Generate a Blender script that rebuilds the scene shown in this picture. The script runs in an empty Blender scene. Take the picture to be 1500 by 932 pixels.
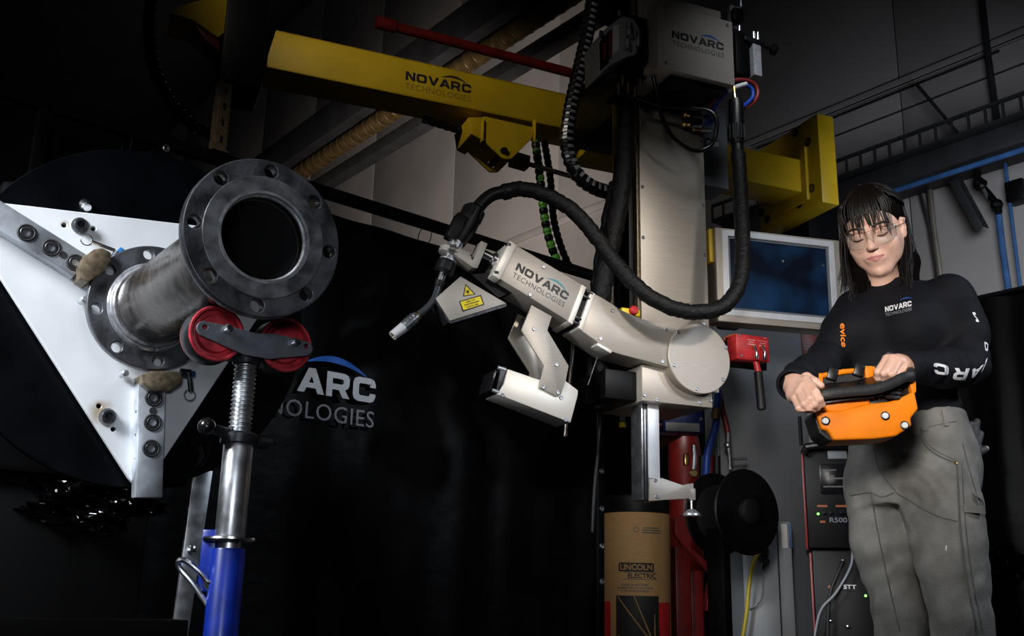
import bpy, bmesh, math, random
import numpy as np
from mathutils import Vector, Matrix
from mathutils.bvhtree import BVHTree

random.seed(7)
SC = bpy.context.scene
COL = SC.collection
R = math.radians
V = Vector

# ------------------------------------------------------------------ camera
PITCH, ROLL, FPX = R(15.5), R(1.3), 1500.0
CAM = V((0.0, 0.0, 0.49))
_f = V((0, math.cos(PITCH), math.sin(PITCH)))
_u0 = V((0, -math.sin(PITCH), math.cos(PITCH)))
_r0 = V((1, 0, 0))
CR = (_r0 * math.cos(ROLL) + _u0 * math.sin(ROLL)).normalized()
CU = (-_r0 * math.sin(ROLL) + _u0 * math.cos(ROLL)).normalized()
CF = _f
cam_data = bpy.data.cameras.new('camera')
cam_data.sensor_fit = 'HORIZONTAL'
cam_data.sensor_width = 36.0
cam_data.lens = 36.0 * FPX / 1500.0
cam_data.clip_start = 0.05
cam_data.clip_end = 100
cam = bpy.data.objects.new('camera', cam_data)
COL.objects.link(cam)
M = Matrix.Identity(4)
for i in range(3):
    M[i][0] = CR[i]; M[i][1] = CU[i]; M[i][2] = -CF[i]; M[i][3] = CAM[i]
cam.matrix_world = M
SC.camera = cam

def ray(px, py):
    return (CR * ((px - 750) / FPX) + CU * ((466 - py) / FPX) + CF)
def P(px, py, d):
    """world point seen at a pixel of the photograph at depth d"""
    return CAM + ray(px, py) * d
def Wy(px, py, y):
    """world point seen at a pixel on the vertical plane at distance y"""
    r = ray(px, py)
    return CAM + r * ((y - CAM.y) / r.y)

# ------------------------------------------------------------------ world, exposure
w = bpy.data.worlds.new('world')
SC.world = w
w.use_nodes = True
w.node_tree.nodes['Background'].inputs[0].default_value = (0.55, 0.65, 0.85, 1)
w.node_tree.nodes['Background'].inputs[1].default_value = 0.006
SC.view_settings.view_transform = 'Standard'
SC.view_settings.look = 'None'
SC.view_settings.exposure = 0.0
SC.view_settings.gamma = 1.0
SC.view_settings.use_curve_mapping = False

def aim(o, target):
    d = (V(target) - o.location).normalized()
    o.rotation_euler = d.to_track_quat('-Z', 'Y').to_euler()
def spot(name, loc, target, watts, angle, blend=0.6, radius=0.15, color=(1, 1, 1)):
    l = bpy.data.lights.new(name, 'SPOT')
    l.energy = watts; l.spot_size = R(angle); l.spot_blend = blend
    l.shadow_soft_size = radius; l.color = color
    o = bpy.data.objects.new(name, l); COL.objects.link(o)
    o.location = loc; aim(o, target)
    return o
def area(name, loc, target, watts, sx, sy, color=(1, 1, 1), spread=180):
    l = bpy.data.lights.new(name, 'AREA')
    l.energy = watts; l.shape = 'RECTANGLE'; l.size = sx; l.size_y = sy; l.color = color
    l.spread = R(spread)
    o = bpy.data.objects.new(name, l); COL.objects.link(o)
    o.location = loc; aim(o, target)
    return o

# photographers' strobes, hall lamps, and unseen spots added to brighten single parts
area('softbox_chuck', (-2.1, 0.55, 2.1), P(130, 520, 2.35), 21, 0.5, 0.9, (0.90, 0.95, 1.0), 55)
spot('strobe_robot', (2.0, 0.2, 2.9), P(920, 450, 3.8), 380, 20, 1.0, 0.16, (1.0, 0.93, 0.86))
spot('strobe_arm', (-0.35, 0.5, 1.9), P(880, 540, 3.6), 52, 36, 1.0, 0.25, (1.0, 0.94, 0.88))
spot('strobe_person', (0.05, 0.40, 1.30), P(1285, 460, 2.7), 235, 36, 0.9, 0.22, (1.0, 0.95, 0.90))
spot('strobe_rim_person', (3.0, 1.5, 2.5), P(1410, 560, 2.75), 130, 46, 0.8, 0.2, (0.75, 0.85, 1.0))
spot('strobe_flange', (0.1, 0.35, 2.3), P(388, 370, 1.75), 30, 40, 0.9, 0.30, (0.92, 0.96, 1.0))
spot('strobe_stand', (-0.2, 0.25, 0.75), P(360, 560, 1.85), 26, 46, 0.9, 0.1, (0.85, 0.92, 1.0))
spot('hall_lamp_wall', (-0.6, 5.4, 2.0), P(640, 250, 9.8), 520, 75, 1.0, 0.4, (1.0, 0.90, 0.82))
# hall_lamp_side stands beside the right-hand wall
_a = R(-52); _wp = lambda x, y, z: (4.37 + x * math.cos(_a) - y * math.sin(_a), 3.37 + x * math.sin(_a) + y * math.cos(_a), z)
spot('hall_lamp_side', _wp(-1.7, -1.5, 2.35), _wp(-3.0, 0, 2.3), 62, 110, 1.0, 0.3, (0.82, 0.89, 1.0))
spot('hall_lamp_boom', (-1.4, 2.2, 3.6), P(650, 110, 4.7), 70, 48, 1.0, 0.2, (1.0, 0.95, 0.85))
spot('fill_spot_top', (-0.3, 0.7, 2.7), P(955, 80, 3.6), 15, 20, 1.0, 0.2, (1.0, 0.95, 0.9))  # unseen weak fill added to lift the drive box and wire drive
spot('warm_fill_strut', (-1.35, 1.7, 3.0), P(318, 185, 3.5), 16, 9, 0.8, 0.05, (1.0, 0.66, 0.30))  # unseen warm spot added to brighten and tint the strut
spot('fill_spot_drum', (0.68, 4.36, 2.3), P(930, 850, 6.0), 42, 40, 1.0, 0.1, (1.0, 0.95, 0.9))  # unseen fill added behind the column to brighten the drum
spot('lamp_cabinets', (1.0, 2.6, 3.2), P(1120, 640, 5.2), 60, 42, 1.0, 0.2, (0.85, 0.92, 1.0))

# ------------------------------------------------------------------ frames
class Fr:
    def __init__(s, o, x, y, z):
        s.m = Matrix.Identity(4)
        for i in range(3):
            s.m[i][0] = x[i]; s.m[i][1] = y[i]; s.m[i][2] = z[i]; s.m[i][3] = o[i]
        s.inv = s.m.inverted()
        s.ro = s.inv @ CAM
        s.i3 = s.inv.to_3x3()
    def on(s, px, py, y=None, x=None, z=None):
        d = s.i3 @ ray(px, py)
        if y is not None: k = (y - s.ro.y) / d.y
        elif x is not None: k = (x - s.ro.x) / d.x
        else: k = (z - s.ro.z) / d.z
        return s.ro + d * k
    def w(s, p): return s.m @ V(p)
    def l(s, p): return s.inv @ V(p)
UP = V((0, 0, 1))
def yawframe(o, deg):
    """x to the right and away by deg, y away, z up"""
    a = R(deg)
    return Fr(o, V((math.cos(a), math.sin(a), 0)), V((-math.sin(a), math.cos(a), 0)), UP)

# ------------------------------------------------------------------ materials
MATS = {}
def mat(name, col, rough=0.5, metal=0.0, vary=0.0, scale=20.0, bump=0.0, bscale=60.0, stretch=None,
        rvary=0.0, spec=0.5, coat=0.0, emit=None, estr=0.0, col2=None, detail=4.0, sub=0.0):
    if name in MATS: return MATS[name]
    m = bpy.data.materials.new(name); m.use_nodes = True
    nt = m.node_tree; b = nt.nodes['Principled BSDF']
    b.inputs['Base Color'].default_value = (*col, 1)
    b.inputs['Roughness'].default_value = rough
    b.inputs['Metallic'].default_value = metal
    b.inputs['Specular IOR Level'].default_value = spec
    b.inputs['Coat Weight'].default_value = coat
    b.inputs['Subsurface Weight'].default_value = sub
    if sub: b.inputs['Subsurface Radius'].default_value = (0.012, 0.005, 0.003)
    if emit:
        b.inputs['Emission Color'].default_value = (*emit, 1)
        b.inputs['Emission Strength'].default_value = estr
    tc = nt.nodes.new('ShaderNodeTexCoord')
    mp = nt.nodes.new('ShaderNodeMapping')
    nt.links.new(tc.outputs['Object'], mp.inputs['Vector'])
    if stretch: mp.inputs['Scale'].default_value = stretch
    nz = nt.nodes.new('ShaderNodeTexNoise')
    nz.inputs['Scale'].default_value = scale; nz.inputs['Detail'].default_value = detail
    nt.links.new(mp.outputs[0], nz.inputs['Vector'])
    if vary or col2:
        c2 = col2 if col2 else tuple(min(1, max(0, c * (1 - vary))) for c in col)
        c1 = col if col2 else tuple(min(1, c * (1 + vary * 0.5)) for c in col)
        rp = nt.nodes.new('ShaderNodeValToRGB')
        rp.color_ramp.elements[0].position = 0.35; rp.color_ramp.elements[0].color = (*c2, 1)
        rp.color_ramp.elements[1].position = 0.65; rp.color_ramp.elements[1].color = (*c1, 1)
        nt.links.new(nz.outputs['Fac'], rp.inputs[0])
        nt.links.new(rp.outputs[0], b.inputs['Base Color'])
    if rvary:
        mr = nt.nodes.new('ShaderNodeMapRange')
        mr.inputs['To Min'].default_value = max(0.03, rough - rvary)
        mr.inputs['To Max'].default_value = min(1, rough + rvary)
        nt.links.new(nz.outputs['Fac'], mr.inputs['Value'])
        nt.links.new(mr.outputs[0], b.inputs['Roughness'])
    if bump:
        n2 = nt.nodes.new('ShaderNodeTexNoise')
        n2.inputs['Scale'].default_value = bscale; n2.inputs['Detail'].default_value = 3
        nt.links.new(mp.outputs[0], n2.inputs['Vector'])
        bp = nt.nodes.new('ShaderNodeBump')
        bp.inputs['Strength'].default_value = bump; bp.inputs['Distance'].default_value = 0.01
        nt.links.new(n2.outputs['Fac'], bp.inputs['Height'])
        nt.links.new(bp.outputs[0], b.inputs['Normal'])
    MATS[name] = m
    return m

mat('concrete', (0.05, 0.05, 0.052), 0.5, vary=0.3, scale=3)
mat('siding', (0.36, 0.335, 0.325), 0.55, vary=0.12, scale=1.5)
mat('siding_joint', (0.10, 0.095, 0.09), 0.8)
mat('roof', (0.03, 0.03, 0.032), 0.7, vary=0.3, scale=4)
mat('dark_beam', (0.02, 0.02, 0.022), 0.6, vary=0.3, scale=6)
mat('duct', (0.10, 0.062, 0.022), 0.45, 0.3, vary=0.4, scale=14, rvary=0.1)
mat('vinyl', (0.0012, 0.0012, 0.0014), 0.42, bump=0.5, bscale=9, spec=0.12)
mat('black_paint', (0.0022, 0.0022, 0.0026), 0.45, vary=0.3, scale=30, spec=0.18)
mat('black_plastic', (0.006, 0.006, 0.0065), 0.38, bump=0.05, bscale=200)
mat('black_rubber', (0.008, 0.008, 0.009), 0.55, bump=0.1, bscale=120)
mat('black_gloss', (0.008, 0.008, 0.009), 0.2)
mat('cable_sleeve', (0.0035, 0.0035, 0.004), 0.6, bump=0.5, bscale=70, vary=0.3, scale=60, spec=0.3)
mat('yellow', (0.62, 0.40, 0.012), 0.42, vary=0.14, scale=5, rvary=0.08)
mat('dark_red', (0.17, 0.010, 0.009), 0.4, vary=0.25, scale=20)
mat('red', (0.62, 0.03, 0.035), 0.35, vary=0.25, scale=30)
mat('wheel_red', (0.50, 0.035, 0.05), 0.42, vary=0.45, scale=45, rvary=0.12)
mat('tan', (0.50, 0.45, 0.39), 0.45, 0.35, vary=0.06, scale=10, stretch=(1, 1, 14), rvary=0.05)
mat('tan_h', (0.46, 0.415, 0.365), 0.45, 0.35, vary=0.07, scale=12, stretch=(2, 2, 30), rvary=0.06)
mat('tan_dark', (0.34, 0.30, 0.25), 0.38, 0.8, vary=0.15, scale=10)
mat('cream', (0.82, 0.77, 0.69), 0.4, 0.3)
mat('aluminium', (0.80, 0.82, 0.85), 0.33, 0.85, vary=0.08, scale=30, stretch=(1, 1, 10))
mat('white_alu', (0.78, 0.80, 0.84), 0.4, 0.2, vary=0.06, scale=20)
mat('bright_steel', (0.72, 0.73, 0.75), 0.22, 1.0, vary=0.15, scale=40, rvary=0.1)
mat('zinc', (0.55, 0.56, 0.58), 0.34, 0.95, vary=0.28, scale=26, rvary=0.14)
mat('plate_steel', (0.74, 0.76, 0.80), 0.48, 0.55, vary=0.14, scale=5, rvary=0.12, col2=(0.60, 0.62, 0.67))
mat('jaw_steel', (0.50, 0.53, 0.58), 0.32, 0.6, vary=0.4, scale=16, rvary=0.16)
mat('disc_steel', (0.0007, 0.0010, 0.0018), 0.3, 0.0, vary=0.5, scale=9, rvary=0.08, spec=0.14)
mat('matte_black', (0.0009, 0.0009, 0.001), 0.6, spec=0.06)
mat('glint_sheet', (0.0008, 0.0008, 0.001), 0.06, spec=0.5, bump=0.5, bscale=9)
mat('head_plate', (0.15, 0.16, 0.185), 0.42, 0.3, vary=0.2, scale=40)
mat('black_oxide', (0.055, 0.058, 0.065), 0.36, 0.75, vary=0.5, scale=60)
mat('forged', (0.060, 0.063, 0.072), 0.34, 0.35, vary=0.65, scale=24, rvary=0.14, bump=0.10, bscale=120)
mat('machined_face', (0.13, 0.133, 0.145), 0.34, 0.4, vary=0.6, scale=30, rvary=0.15)
mat('pipe_steel', (0.13, 0.112, 0.10), 0.27, 0.9, vary=0.55, scale=18, rvary=0.14, stretch=(1, 1, 2.5))
mat('bore_shade', (0.02, 0.02, 0.021), 0.6, 0.3)  # near-black tone put in for the shade inside pipe and holes
mat('weld', (0.50, 0.51, 0.54), 0.30, 0.8, vary=0.2, scale=60, rvary=0.15)
mat('brass_block', (0.17, 0.130, 0.085), 0.42, 0.6, vary=0.4, scale=70, rvary=0.1)
mat('rust', (0.28, 0.17, 0.08), 0.7, vary=0.4, scale=60)
mat('blue_paint', (0.004, 0.022, 0.26), 0.34, vary=0.3, scale=24, coat=0.15)
mat('blue_anod', (0.02, 0.16, 0.42), 0.25, 0.6)
mat('blue_box', (0.012, 0.045, 0.30), 0.4)
mat('blue_hose', (0.015, 0.07, 0.42), 0.35, bump=0.3, bscale=80)
mat('blue_pipe', (0.03, 0.10, 0.26), 0.5, vary=0.25, scale=10)
mat('red_hose', (0.22, 0.02, 0.018), 0.4)
mat('brass', (0.62, 0.42, 0.16), 0.28, 1.0)
mat('logo_black', (0.02, 0.02, 0.022), 0.5)
mat('logo_grey', (0.13, 0.125, 0.12), 0.5)
mat('logo_white', (0.52, 0.53, 0.56), 0.55)
mat('logo_pale', (0.25, 0.25, 0.27), 0.55)
mat('logo_blue', (0.02, 0.10, 0.42), 0.5)
mat('logo_teal', (0.03, 0.28, 0.36), 0.45)
mat('logo_faint', (0.30, 0.20, 0.02), 0.5)
mat('print_white', (0.80, 0.80, 0.82), 0.6)
mat('white_label', (0.75, 0.75, 0.74), 0.5)
mat('warn_yellow', (0.85, 0.66, 0.01), 0.45)
mat('cabinet', (0.16, 0.172, 0.19), 0.5, vary=0.08, scale=3)
mat('cabinet_light', (0.26, 0.28, 0.30), 0.5, vary=0.08, scale=4)
mat('cast_grey', (0.38, 0.38, 0.39), 0.5, vary=0.2, scale=60)
mat('cardboard', (0.42, 0.245, 0.10), 0.75, vary=0.12, scale=30, stretch=(1, 1, 6))
mat('green_chain', (0.12, 0.45, 0.04), 0.4)
mat('yellow_cable', (0.62, 0.48, 0.03), 0.45)
mat('orange_cable', (0.42, 0.10, 0.03), 0.5)
mat('green_cable', (0.05, 0.20, 0.03), 0.5)
mat('orange', (0.92, 0.235, 0.002), 0.5, vary=0.10, scale=14, bump=0.04, bscale=160, spec=0.3)
mat('copper_nozzle', (0.80, 0.79, 0.80), 0.4, 0.5)
mat('skin', (0.74, 0.45, 0.34), 0.40, vary=0.06, scale=60, sub=0.10)
mat('lips', (0.52, 0.20, 0.19), 0.4, sub=0.08)
mat('hair', (0.0050, 0.0030, 0.0023), 0.42, spec=0.28, vary=0.4, scale=30)
mat('hair_base', (0.0030, 0.0020, 0.0016), 0.9, spec=0.03)
mat('glove_leather', (0.05, 0.05, 0.055), 0.6, vary=0.4, scale=40)
mat('brow', (0.02, 0.012, 0.010), 0.6)
mat('sweat', (0.0024, 0.0030, 0.0062), 0.75, spec=0.25, bump=0.25, bscale=260, vary=0.15, scale=30)
mat('denim', (0.20, 0.195, 0.178), 0.85, vary=0.30, scale=16, bump=0.35, bscale=320)
mat('denim_seam', (0.10, 0.098, 0.09), 0.85, bump=0.3, bscale=200)
mat('led_green', (0.1, 0.8, 0.1), 0.4, emit=(0.25, 1, 0.15), estr=2.5)
mat('clear_tube', (0.04, 0.045, 0.05), 0.15)
# ------------------------------------------------------------------ mesh building
def smooth(me, ang=28):
    me.polygons.foreach_set('use_smooth', [True] * len(me.polygons))
    me.set_sharp_from_angle(angle=R(ang))
class MB:
    def __init__(s): s.bm = bmesh.new()
    def _xf(s, vs, m):
        if m is not None: bmesh.ops.transform(s.bm, matrix=m, verts=vs)
    def box(s, lo, hi, bevel=0.0, m=None, seg=2):
        lo, hi = V(lo), V(hi)
        c = (lo + hi) / 2; d = hi - lo
        g = bmesh.ops.create_cube(s.bm, size=1.0, matrix=Matrix.Translation(c) @ Matrix.Diagonal((*d, 1)))
        vs = g['verts']
        if bevel:
            es = list({e for v in vs for e in v.link_edges})
            o = bmesh.ops.bevel(s.bm, geom=es, offset=bevel, segments=seg, affect='EDGES', profile=0.5)
            vs = list({v for f in o['faces'] for v in f.verts} | {v for v in vs if v.is_valid})
            # all verts of this island
            vs = s._island(vs)
        s._xf(vs, m)
        return s
    def _island(s, vs):
        seen = set(vs); st = list(vs)
        while st:
            v = st.pop()
            for e in v.link_edges:
                o = e.other_vert(v)
                if o not in seen: seen.add(o); st.append(o)
        return list(seen)
    def tube(s, pts, r, n=16, caps=True, closed=False):
        pts = [V(p) for p in pts]
        k = len(pts)
        rs = r if isinstance(r, (list, tuple)) else [r] * k
        rings = []; prev = None
        for i in range(k):
            if closed: t = pts[(i + 1) % k] - pts[i - 1]
            else: t = pts[min(i + 1, k - 1)] - pts[max(i - 1, 0)]
            t.normalize()
            if prev is None:
                a = t.orthogonal().normalized()
            else:
                a = prev - t * prev.dot(t)
                if a.length < 1e-6: a = t.orthogonal()
                a.normalize()
            prev = a; b = t.cross(a)
            rings.append([s.bm.verts.new(pts[i] + (a * math.cos(q) + b * math.sin(q)) * rs[i])
                          for q in [2 * math.pi * j / n for j in range(n)]])
        for i in range(k if closed else k - 1):
            A, B = rings[i], rings[(i + 1) % k]
            for j in range(n):
                s.bm.faces.new((A[j], A[(j + 1) % n], B[(j + 1) % n], B[j]))
        if caps and not closed:
            s.bm.faces.new(rings[0][::-1]); s.bm.faces.new(rings[-1])
        return s
    def cyl(s, a, b, r, r2=None, n=20, bevel=0.0):
        a, b = V(a), V(b); r2 = r if r2 is None else r2
        if bevel:
            d = (b - a).normalized()
            return s.tube([a, a, a + d * bevel, b - d * bevel, b, b][1:5], [max(r - bevel, 1e-4), r, r2, max(r2 - bevel, 1e-4)], n) if False else s.lathe([(r - bevel, 0), (r, bevel), (r2, (b - a).length - bevel), (r2 - bevel, (b - a).length)], a, d, n)
        return s.tube([a, b], [r, r2], n)
    def lathe(s, prof, o, axis, n=24, closed=False):
        """profile of (radius, height) about an axis; open profiles are capped where the radius is not zero"""
        o = V(o); t = V(axis).normalized(); a = t.orthogonal().normalized(); b = t.cross(a)
        rings = []
        for (r, h) in prof:
            if r < 1e-6: rings.append([s.bm.verts.new(o + t * h)])
            else: rings.append([s.bm.verts.new(o + t * h + (a * math.cos(q) + b * math.sin(q)) * r)
                                for q in [2 * math.pi * j / n for j in range(n)]])
        k = len(rings)
        for i in range(k if closed else k - 1):
            A, B = rings[i], rings[(i + 1) % k]
            for j in range(n):
                q = (j + 1) % n
                if len(A) == 1 and len(B) == 1: continue
                if len(A) == 1: s.bm.faces.new((A[0], B[q], B[j]))
                elif len(B) == 1: s.bm.faces.new((A[j], A[q], B[0]))
                else: s.bm.faces.new((A[j], A[q], B[q], B[j]))
        if not closed:
            if len(rings[0]) > 1: s.bm.faces.new(rings[0][::-1])
            if len(rings[-1]) > 1: s.bm.faces.new(rings[-1])
        return s
    def sphere(s, c, r, n=16, scale=(1, 1, 1), m=None):
        mm = Matrix.Translation(V(c)) @ (m.to_4x4() if m else Matrix.Identity(4)) @ Matrix.Diagonal((*[r * q for q in scale], 1))
        bmesh.ops.create_uvsphere(s.bm, u_segments=n, v_segments=max(6, n // 2), radius=1, matrix=mm)
        return s
    def prism(s, pts, d, bevel=0.0, seg=2):
        """closed outline of 3D points pushed along vector d"""
        d = V(d); pts = [V(p) for p in pts]
        a = [s.bm.verts.new(p) for p in pts]
        b = [s.bm.verts.new(p + d) for p in pts]
        k = len(pts)
        fs = [s.bm.faces.new(a), s.bm.faces.new(b[::-1])]
        for i in range(k):
            fs.append(s.bm.faces.new((a[(i + 1) % k], a[i], b[i], b[(i + 1) % k])))
        bmesh.ops.recalc_face_normals(s.bm, faces=fs)
        if bevel:
            es = list({e for f in fs for e in f.edges})
            bmesh.ops.bevel(s.bm, geom=es, offset=bevel, segments=seg, affect='EDGES', profile=0.5)
        return s
    def torus(s, c, axis, R_, r, n=32, k=10):
        c = V(c); t = V(axis).normalized(); a = t.orthogonal().normalized(); b = t.cross(a)
        return s.tube([c + (a * math.cos(q) + b * math.sin(q)) * R_ for q in [2 * math.pi * i / n for i in range(n)]], r, k, closed=True)
    def mesh(s, me, m=None):
        n0 = len(s.bm.verts)
        s.bm.from_mesh(me)
        s.bm.verts.ensure_lookup_table()
        s._xf(s.bm.verts[n0:], m)
        return s
    def done(s, name='mesh', ang=28, fix=True):
        if fix: bmesh.ops.recalc_face_normals(s.bm, faces=s.bm.faces)
        me = bpy.data.meshes.new(name); s.bm.to_mesh(me); s.bm.free()
        smooth(me, ang)
        return me
    def build(s, name, material, parent=None, ang=28, fix=True, m=None):
        return obj(name, s.done(name, ang, fix), material, parent, m)

def obj(name, me, material=None, parent=None, m=None):
    o = bpy.data.objects.new(name, me)
    COL.objects.link(o)
    if material is not None and not me.materials:
        me.materials.append(MATS[material] if isinstance(material, str) else material)
    if parent: o.parent = parent
    if m is not None: o.matrix_basis = m
    return o
def tag(o, label, cat, group=None):
    o['label'] = label; o['category'] = cat
    if group: o['group'] = group
    return o
def thing(name, label, cat, frame=None, group=None):
    o = bpy.data.objects.new(name, None); COL.objects.link(o)
    o.empty_display_size = 0.1
    if frame is not None: o.matrix_world = frame.m if isinstance(frame, Fr) else frame
    return tag(o, label, cat, group)
def struct(o):
    o['kind'] = 'structure'; return o
def lab(o, label): o['label'] = label; return o

def plate_mesh(outer, holes=(), thick=0.01, bevel=0.0):
    """flat plate in the XY plane with real holes, thickness along Z about 0"""
    cu = bpy.data.curves.new('plate', 'CURVE'); cu.dimensions = '2D'; cu.fill_mode = 'BOTH'
    cu.extrude = max(1e-5, thick / 2 - bevel); cu.bevel_depth = bevel; cu.bevel_resolution = 1; cu.offset = -bevel
    for loop in [outer] + list(holes):
        sp = cu.splines.new('POLY'); sp.points.add(len(loop) - 1)
        for q, p in zip(sp.points, loop): q.co = (p[0], p[1], 0, 1)
        sp.use_cyclic_u = True
    o = bpy.data.objects.new('plate', cu); COL.objects.link(o)
    bpy.context.view_layer.update()
    me = bpy.data.meshes.new_from_object(o.evaluated_get(bpy.context.evaluated_depsgraph_get()))
    bpy.data.objects.remove(o); bpy.data.curves.remove(cu)
    bm = bmesh.new(); bm.from_mesh(me); bmesh.ops.remove_doubles(bm, verts=bm.verts, dist=1e-5)
    bmesh.ops.recalc_face_normals(bm, faces=bm.faces); bm.to_mesh(me); bm.free()
    me.materials.clear()
    return me
def circle(c, r, n=24): return [(c[0] + r * math.cos(2 * math.pi * i / n), c[1] + r * math.sin(2 * math.pi * i / n)) for i in range(n)]
def rounded(pts, r, n=5):
    """round the corners of a 2D polygon"""
    out = []; k = len(pts)
    for i in range(k):
        p0, p, p1 = V(pts[i - 1]), V(pts[i]), V(pts[(i + 1) % k])
        a = (p0 - p); b = (p1 - p); la, lb = a.length, b.length; a.normalize(); b.normalize()
        rr = r[i] if isinstance(r, (list, tuple)) else r
        ang = a.angle(b); d = min(rr / math.tan(ang / 2), la * .48, lb * .48)
        A, B = p + a * d, p + b * d
        for j in range(n + 1):
            t = j / n
            out.append(tuple((A * (1 - t) ** 2 + p * 2 * t * (1 - t) + B * t * t)))
    return out
def spline(pts, n=8):
    """Catmull-Rom through points"""
    pts = [V(p) for p in pts]; out = []
    for i in range(len(pts) - 1):
        p0 = pts[max(i - 1, 0)]; p1 = pts[i]; p2 = pts[i + 1]; p3 = pts[min(i + 2, len(pts) - 1)]
        for j in range(n):
            t = j / n
            out.append(0.5 * ((2 * p1) + (p2 - p0) * t + (2 * p0 - 5 * p1 + 4 * p2 - p3) * t * t + (3 * p1 - p0 - 3 * p2 + p3) * t ** 3))
    out.append(pts[-1])
    return out
def basis(o, x, y, z):
    m = Matrix.Identity(4)
    for i in range(3): m[i][0] = x[i]; m[i][1] = y[i]; m[i][2] = z[i]; m[i][3] = o[i]
    return m
def look_basis(o, z, up=UP):
    z = V(z).normalized(); x = V(up).cross(z)
    if x.length < 1e-5: x = V((1, 0, 0))
    x.normalize(); return basis(V(o), x, z.cross(x), z)

# ------------------------------------------------------------------ lettering
_tc = {}
def text_mesh(s, size=1.0, bold=0.0, xs=1.0, thick=0.0004, space=1.0):
    key = (s, size, bold, xs, thick, space)
    cu = bpy.data.curves.new('text', 'FONT'); cu.body = s; cu.size = size; cu.offset = bold * size
    cu.extrude = thick; cu.align_x = 'CENTER'; cu.align_y = 'CENTER'; cu.space_character = space
    cu.resolution_u = 3
    o = bpy.data.objects.new('text', cu); COL.objects.link(o)
    bpy.context.view_layer.update()
    me = bpy.data.meshes.new_from_object(o.evaluated_get(bpy.context.evaluated_depsgraph_get()))
    bpy.data.objects.remove(o); bpy.data.curves.remove(cu)
    me.materials.clear()
    me.transform(Matrix.Diagonal((xs, 1, 1, 1)))
    # centre it
    co = np.empty(len(me.vertices) * 3); me.vertices.foreach_get('co', co); co = co.reshape(-1, 3)
    c = (co.max(0) + co.min(0)) / 2
    me.transform(Matrix.Translation((-c[0], -c[1], 0)))
    return me
def fit(me, w, h):
    co = np.empty(len(me.vertices) * 3); me.vertices.foreach_get('co', co); co = co.reshape(-1, 3)
    d = co.max(0) - co.min(0)
    me.transform(Matrix.Diagonal((w / d[0], h / d[1], 1, 1)))
    return me
def text(parent, s, m, w, h, material, bold=0.02, name='lettering', thick=0.0004, space=1.0):
    me = fit(text_mesh(s, 1.0, bold, 1.0, thick, space), w, h)
    return obj(name, me, material, parent, m)
def swoosh_mesh(w, h, thick=0.0004):
    n = 14; top = []; bot = []
    for i in range(n + 1):
        t = i / n
        top.append((-w / 2 + w * t, h * math.sin(math.pi * (0.12 + 0.76 * t)) ** 1.0 * (1.0) - h * 0.2 * t))
    for i in range(n, -1, -1):
        t = i / n
        th = 0.30 * h * math.sin(math.pi * t) + 0.002 * h
        bot.append((-w / 2 + w * t, top[i][1] - th))
    return plate_mesh(top + bot, (), thick * 2)
GLY = {
 'N': ([(0,0),(0,1),(.36,1),(.96,.38),(.96,1),(1.28,1),(1.28,0),(.92,0),(.32,.62),(.32,0)], []),
 'O': (rounded([(0,0),(1.38,0),(1.38,1),(0,1)], .34, 4), [rounded([(.34,.25),(1.04,.25),(1.04,.75),(.34,.75)], .15, 3)]),
 'V': ([(0,1),(.37,1),(.73,.33),(1.09,1),(1.46,1),(.92,0),(.54,0)], []),
 'A': ([(0,0),(.54,1),(.92,1),(1.46,0),(1.09,0),(.98,.2),(.48,.2),(.37,0)], [[(.59,.41),(.73,.68),(.87,.41)]]),
 'R': ([(0,0),(0,1),(.98,1),(1.18,.94),(1.28,.80),(1.28,.54),(1.2,.40),(1.04,.34),(1.32,0),(.94,0),(.70,.30),(.33,.30),(.33,0)], [[(.33,.54),(.33,.76),(.86,.76),(.95,.71),(.95,.60),(.86,.54)]]),
 'C': ([(1.32,.63),(1.32,.75),(1.22,.93),(1.02,1),(.3,1),(.09,.93),(0,.75),(0,.25),(.09,.07),(.3,0),(1.02,0),(1.22,.07),(1.32,.25),(1.32,.37),(.99,.37),(.99,.31),(.92,.25),(.42,.25),(.34,.32),(.34,.68),(.42,.75),(.92,.75),(.99,.69),(.99,.63)], []),
}
def wide_word(word, w, h, thick=0.0004):
    """heavy extended capitals, centred"""
    b = MB(); x = 0.0
    for ch in word:
        out, holes = GLY[ch]
        b.mesh(plate_mesh(out, holes, thick * 2), Matrix.Translation((x, 0, 0)))
        x += max(p[0] for p in out) + (0.10 if ch in 'VA' else 0.17)
    me = b.done('letters')
    co = np.empty(len(me.vertices) * 3); me.vertices.foreach_get('co', co); co = co.reshape(-1, 3)
    c = (co.max(0) + co.min(0)) / 2
    me.transform(Matrix.Translation((-c[0], -c[1], 0)))
    return fit(me, w, h)
def logo(parent, m, w, c1, c2, c3, thick=0.0004):
    """two-line company logo, w wide, centred, with the arc over the last letters"""
    obj('logo_lettering', wide_word('NOVARC', w, w * 0.135, thick), c1, parent, m @ Matrix.Translation((0, w * 0.085, 0)))
    text(parent, 'TECHNOLOGIES', m @ Matrix.Translation((0, -w * 0.075, 0)), w, w * 0.09, c2, 0.0, 'logo_small_lettering', thick, 1.08)
    obj('logo_arc', swoosh_mesh(w * 0.42, w * 0.12, thick), c3, parent, m @ Matrix.Translation((w * 0.24, w * 0.13, 0)))

def screw_mesh(r=0.006, h=0.003):
    b = MB()
    b.lathe([(r, 0), (r, h * .5), (r * .8, h), (r * .45, h), (r * .4, h * .4), (0, h * .4)], (0, 0, 0), (0, 0, 1), 12)
    return b.done('screw')
def socket_bolt_mesh(r, h):
    b = MB()
    b.lathe([(r, 0), (r, h * .85), (r * .9, h), (r * .58, h), (r * .55, h * .35), (0, h * .3)], (0, 0, 0), (0, 0, 1), 20)
    return b.done('bolt')
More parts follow.
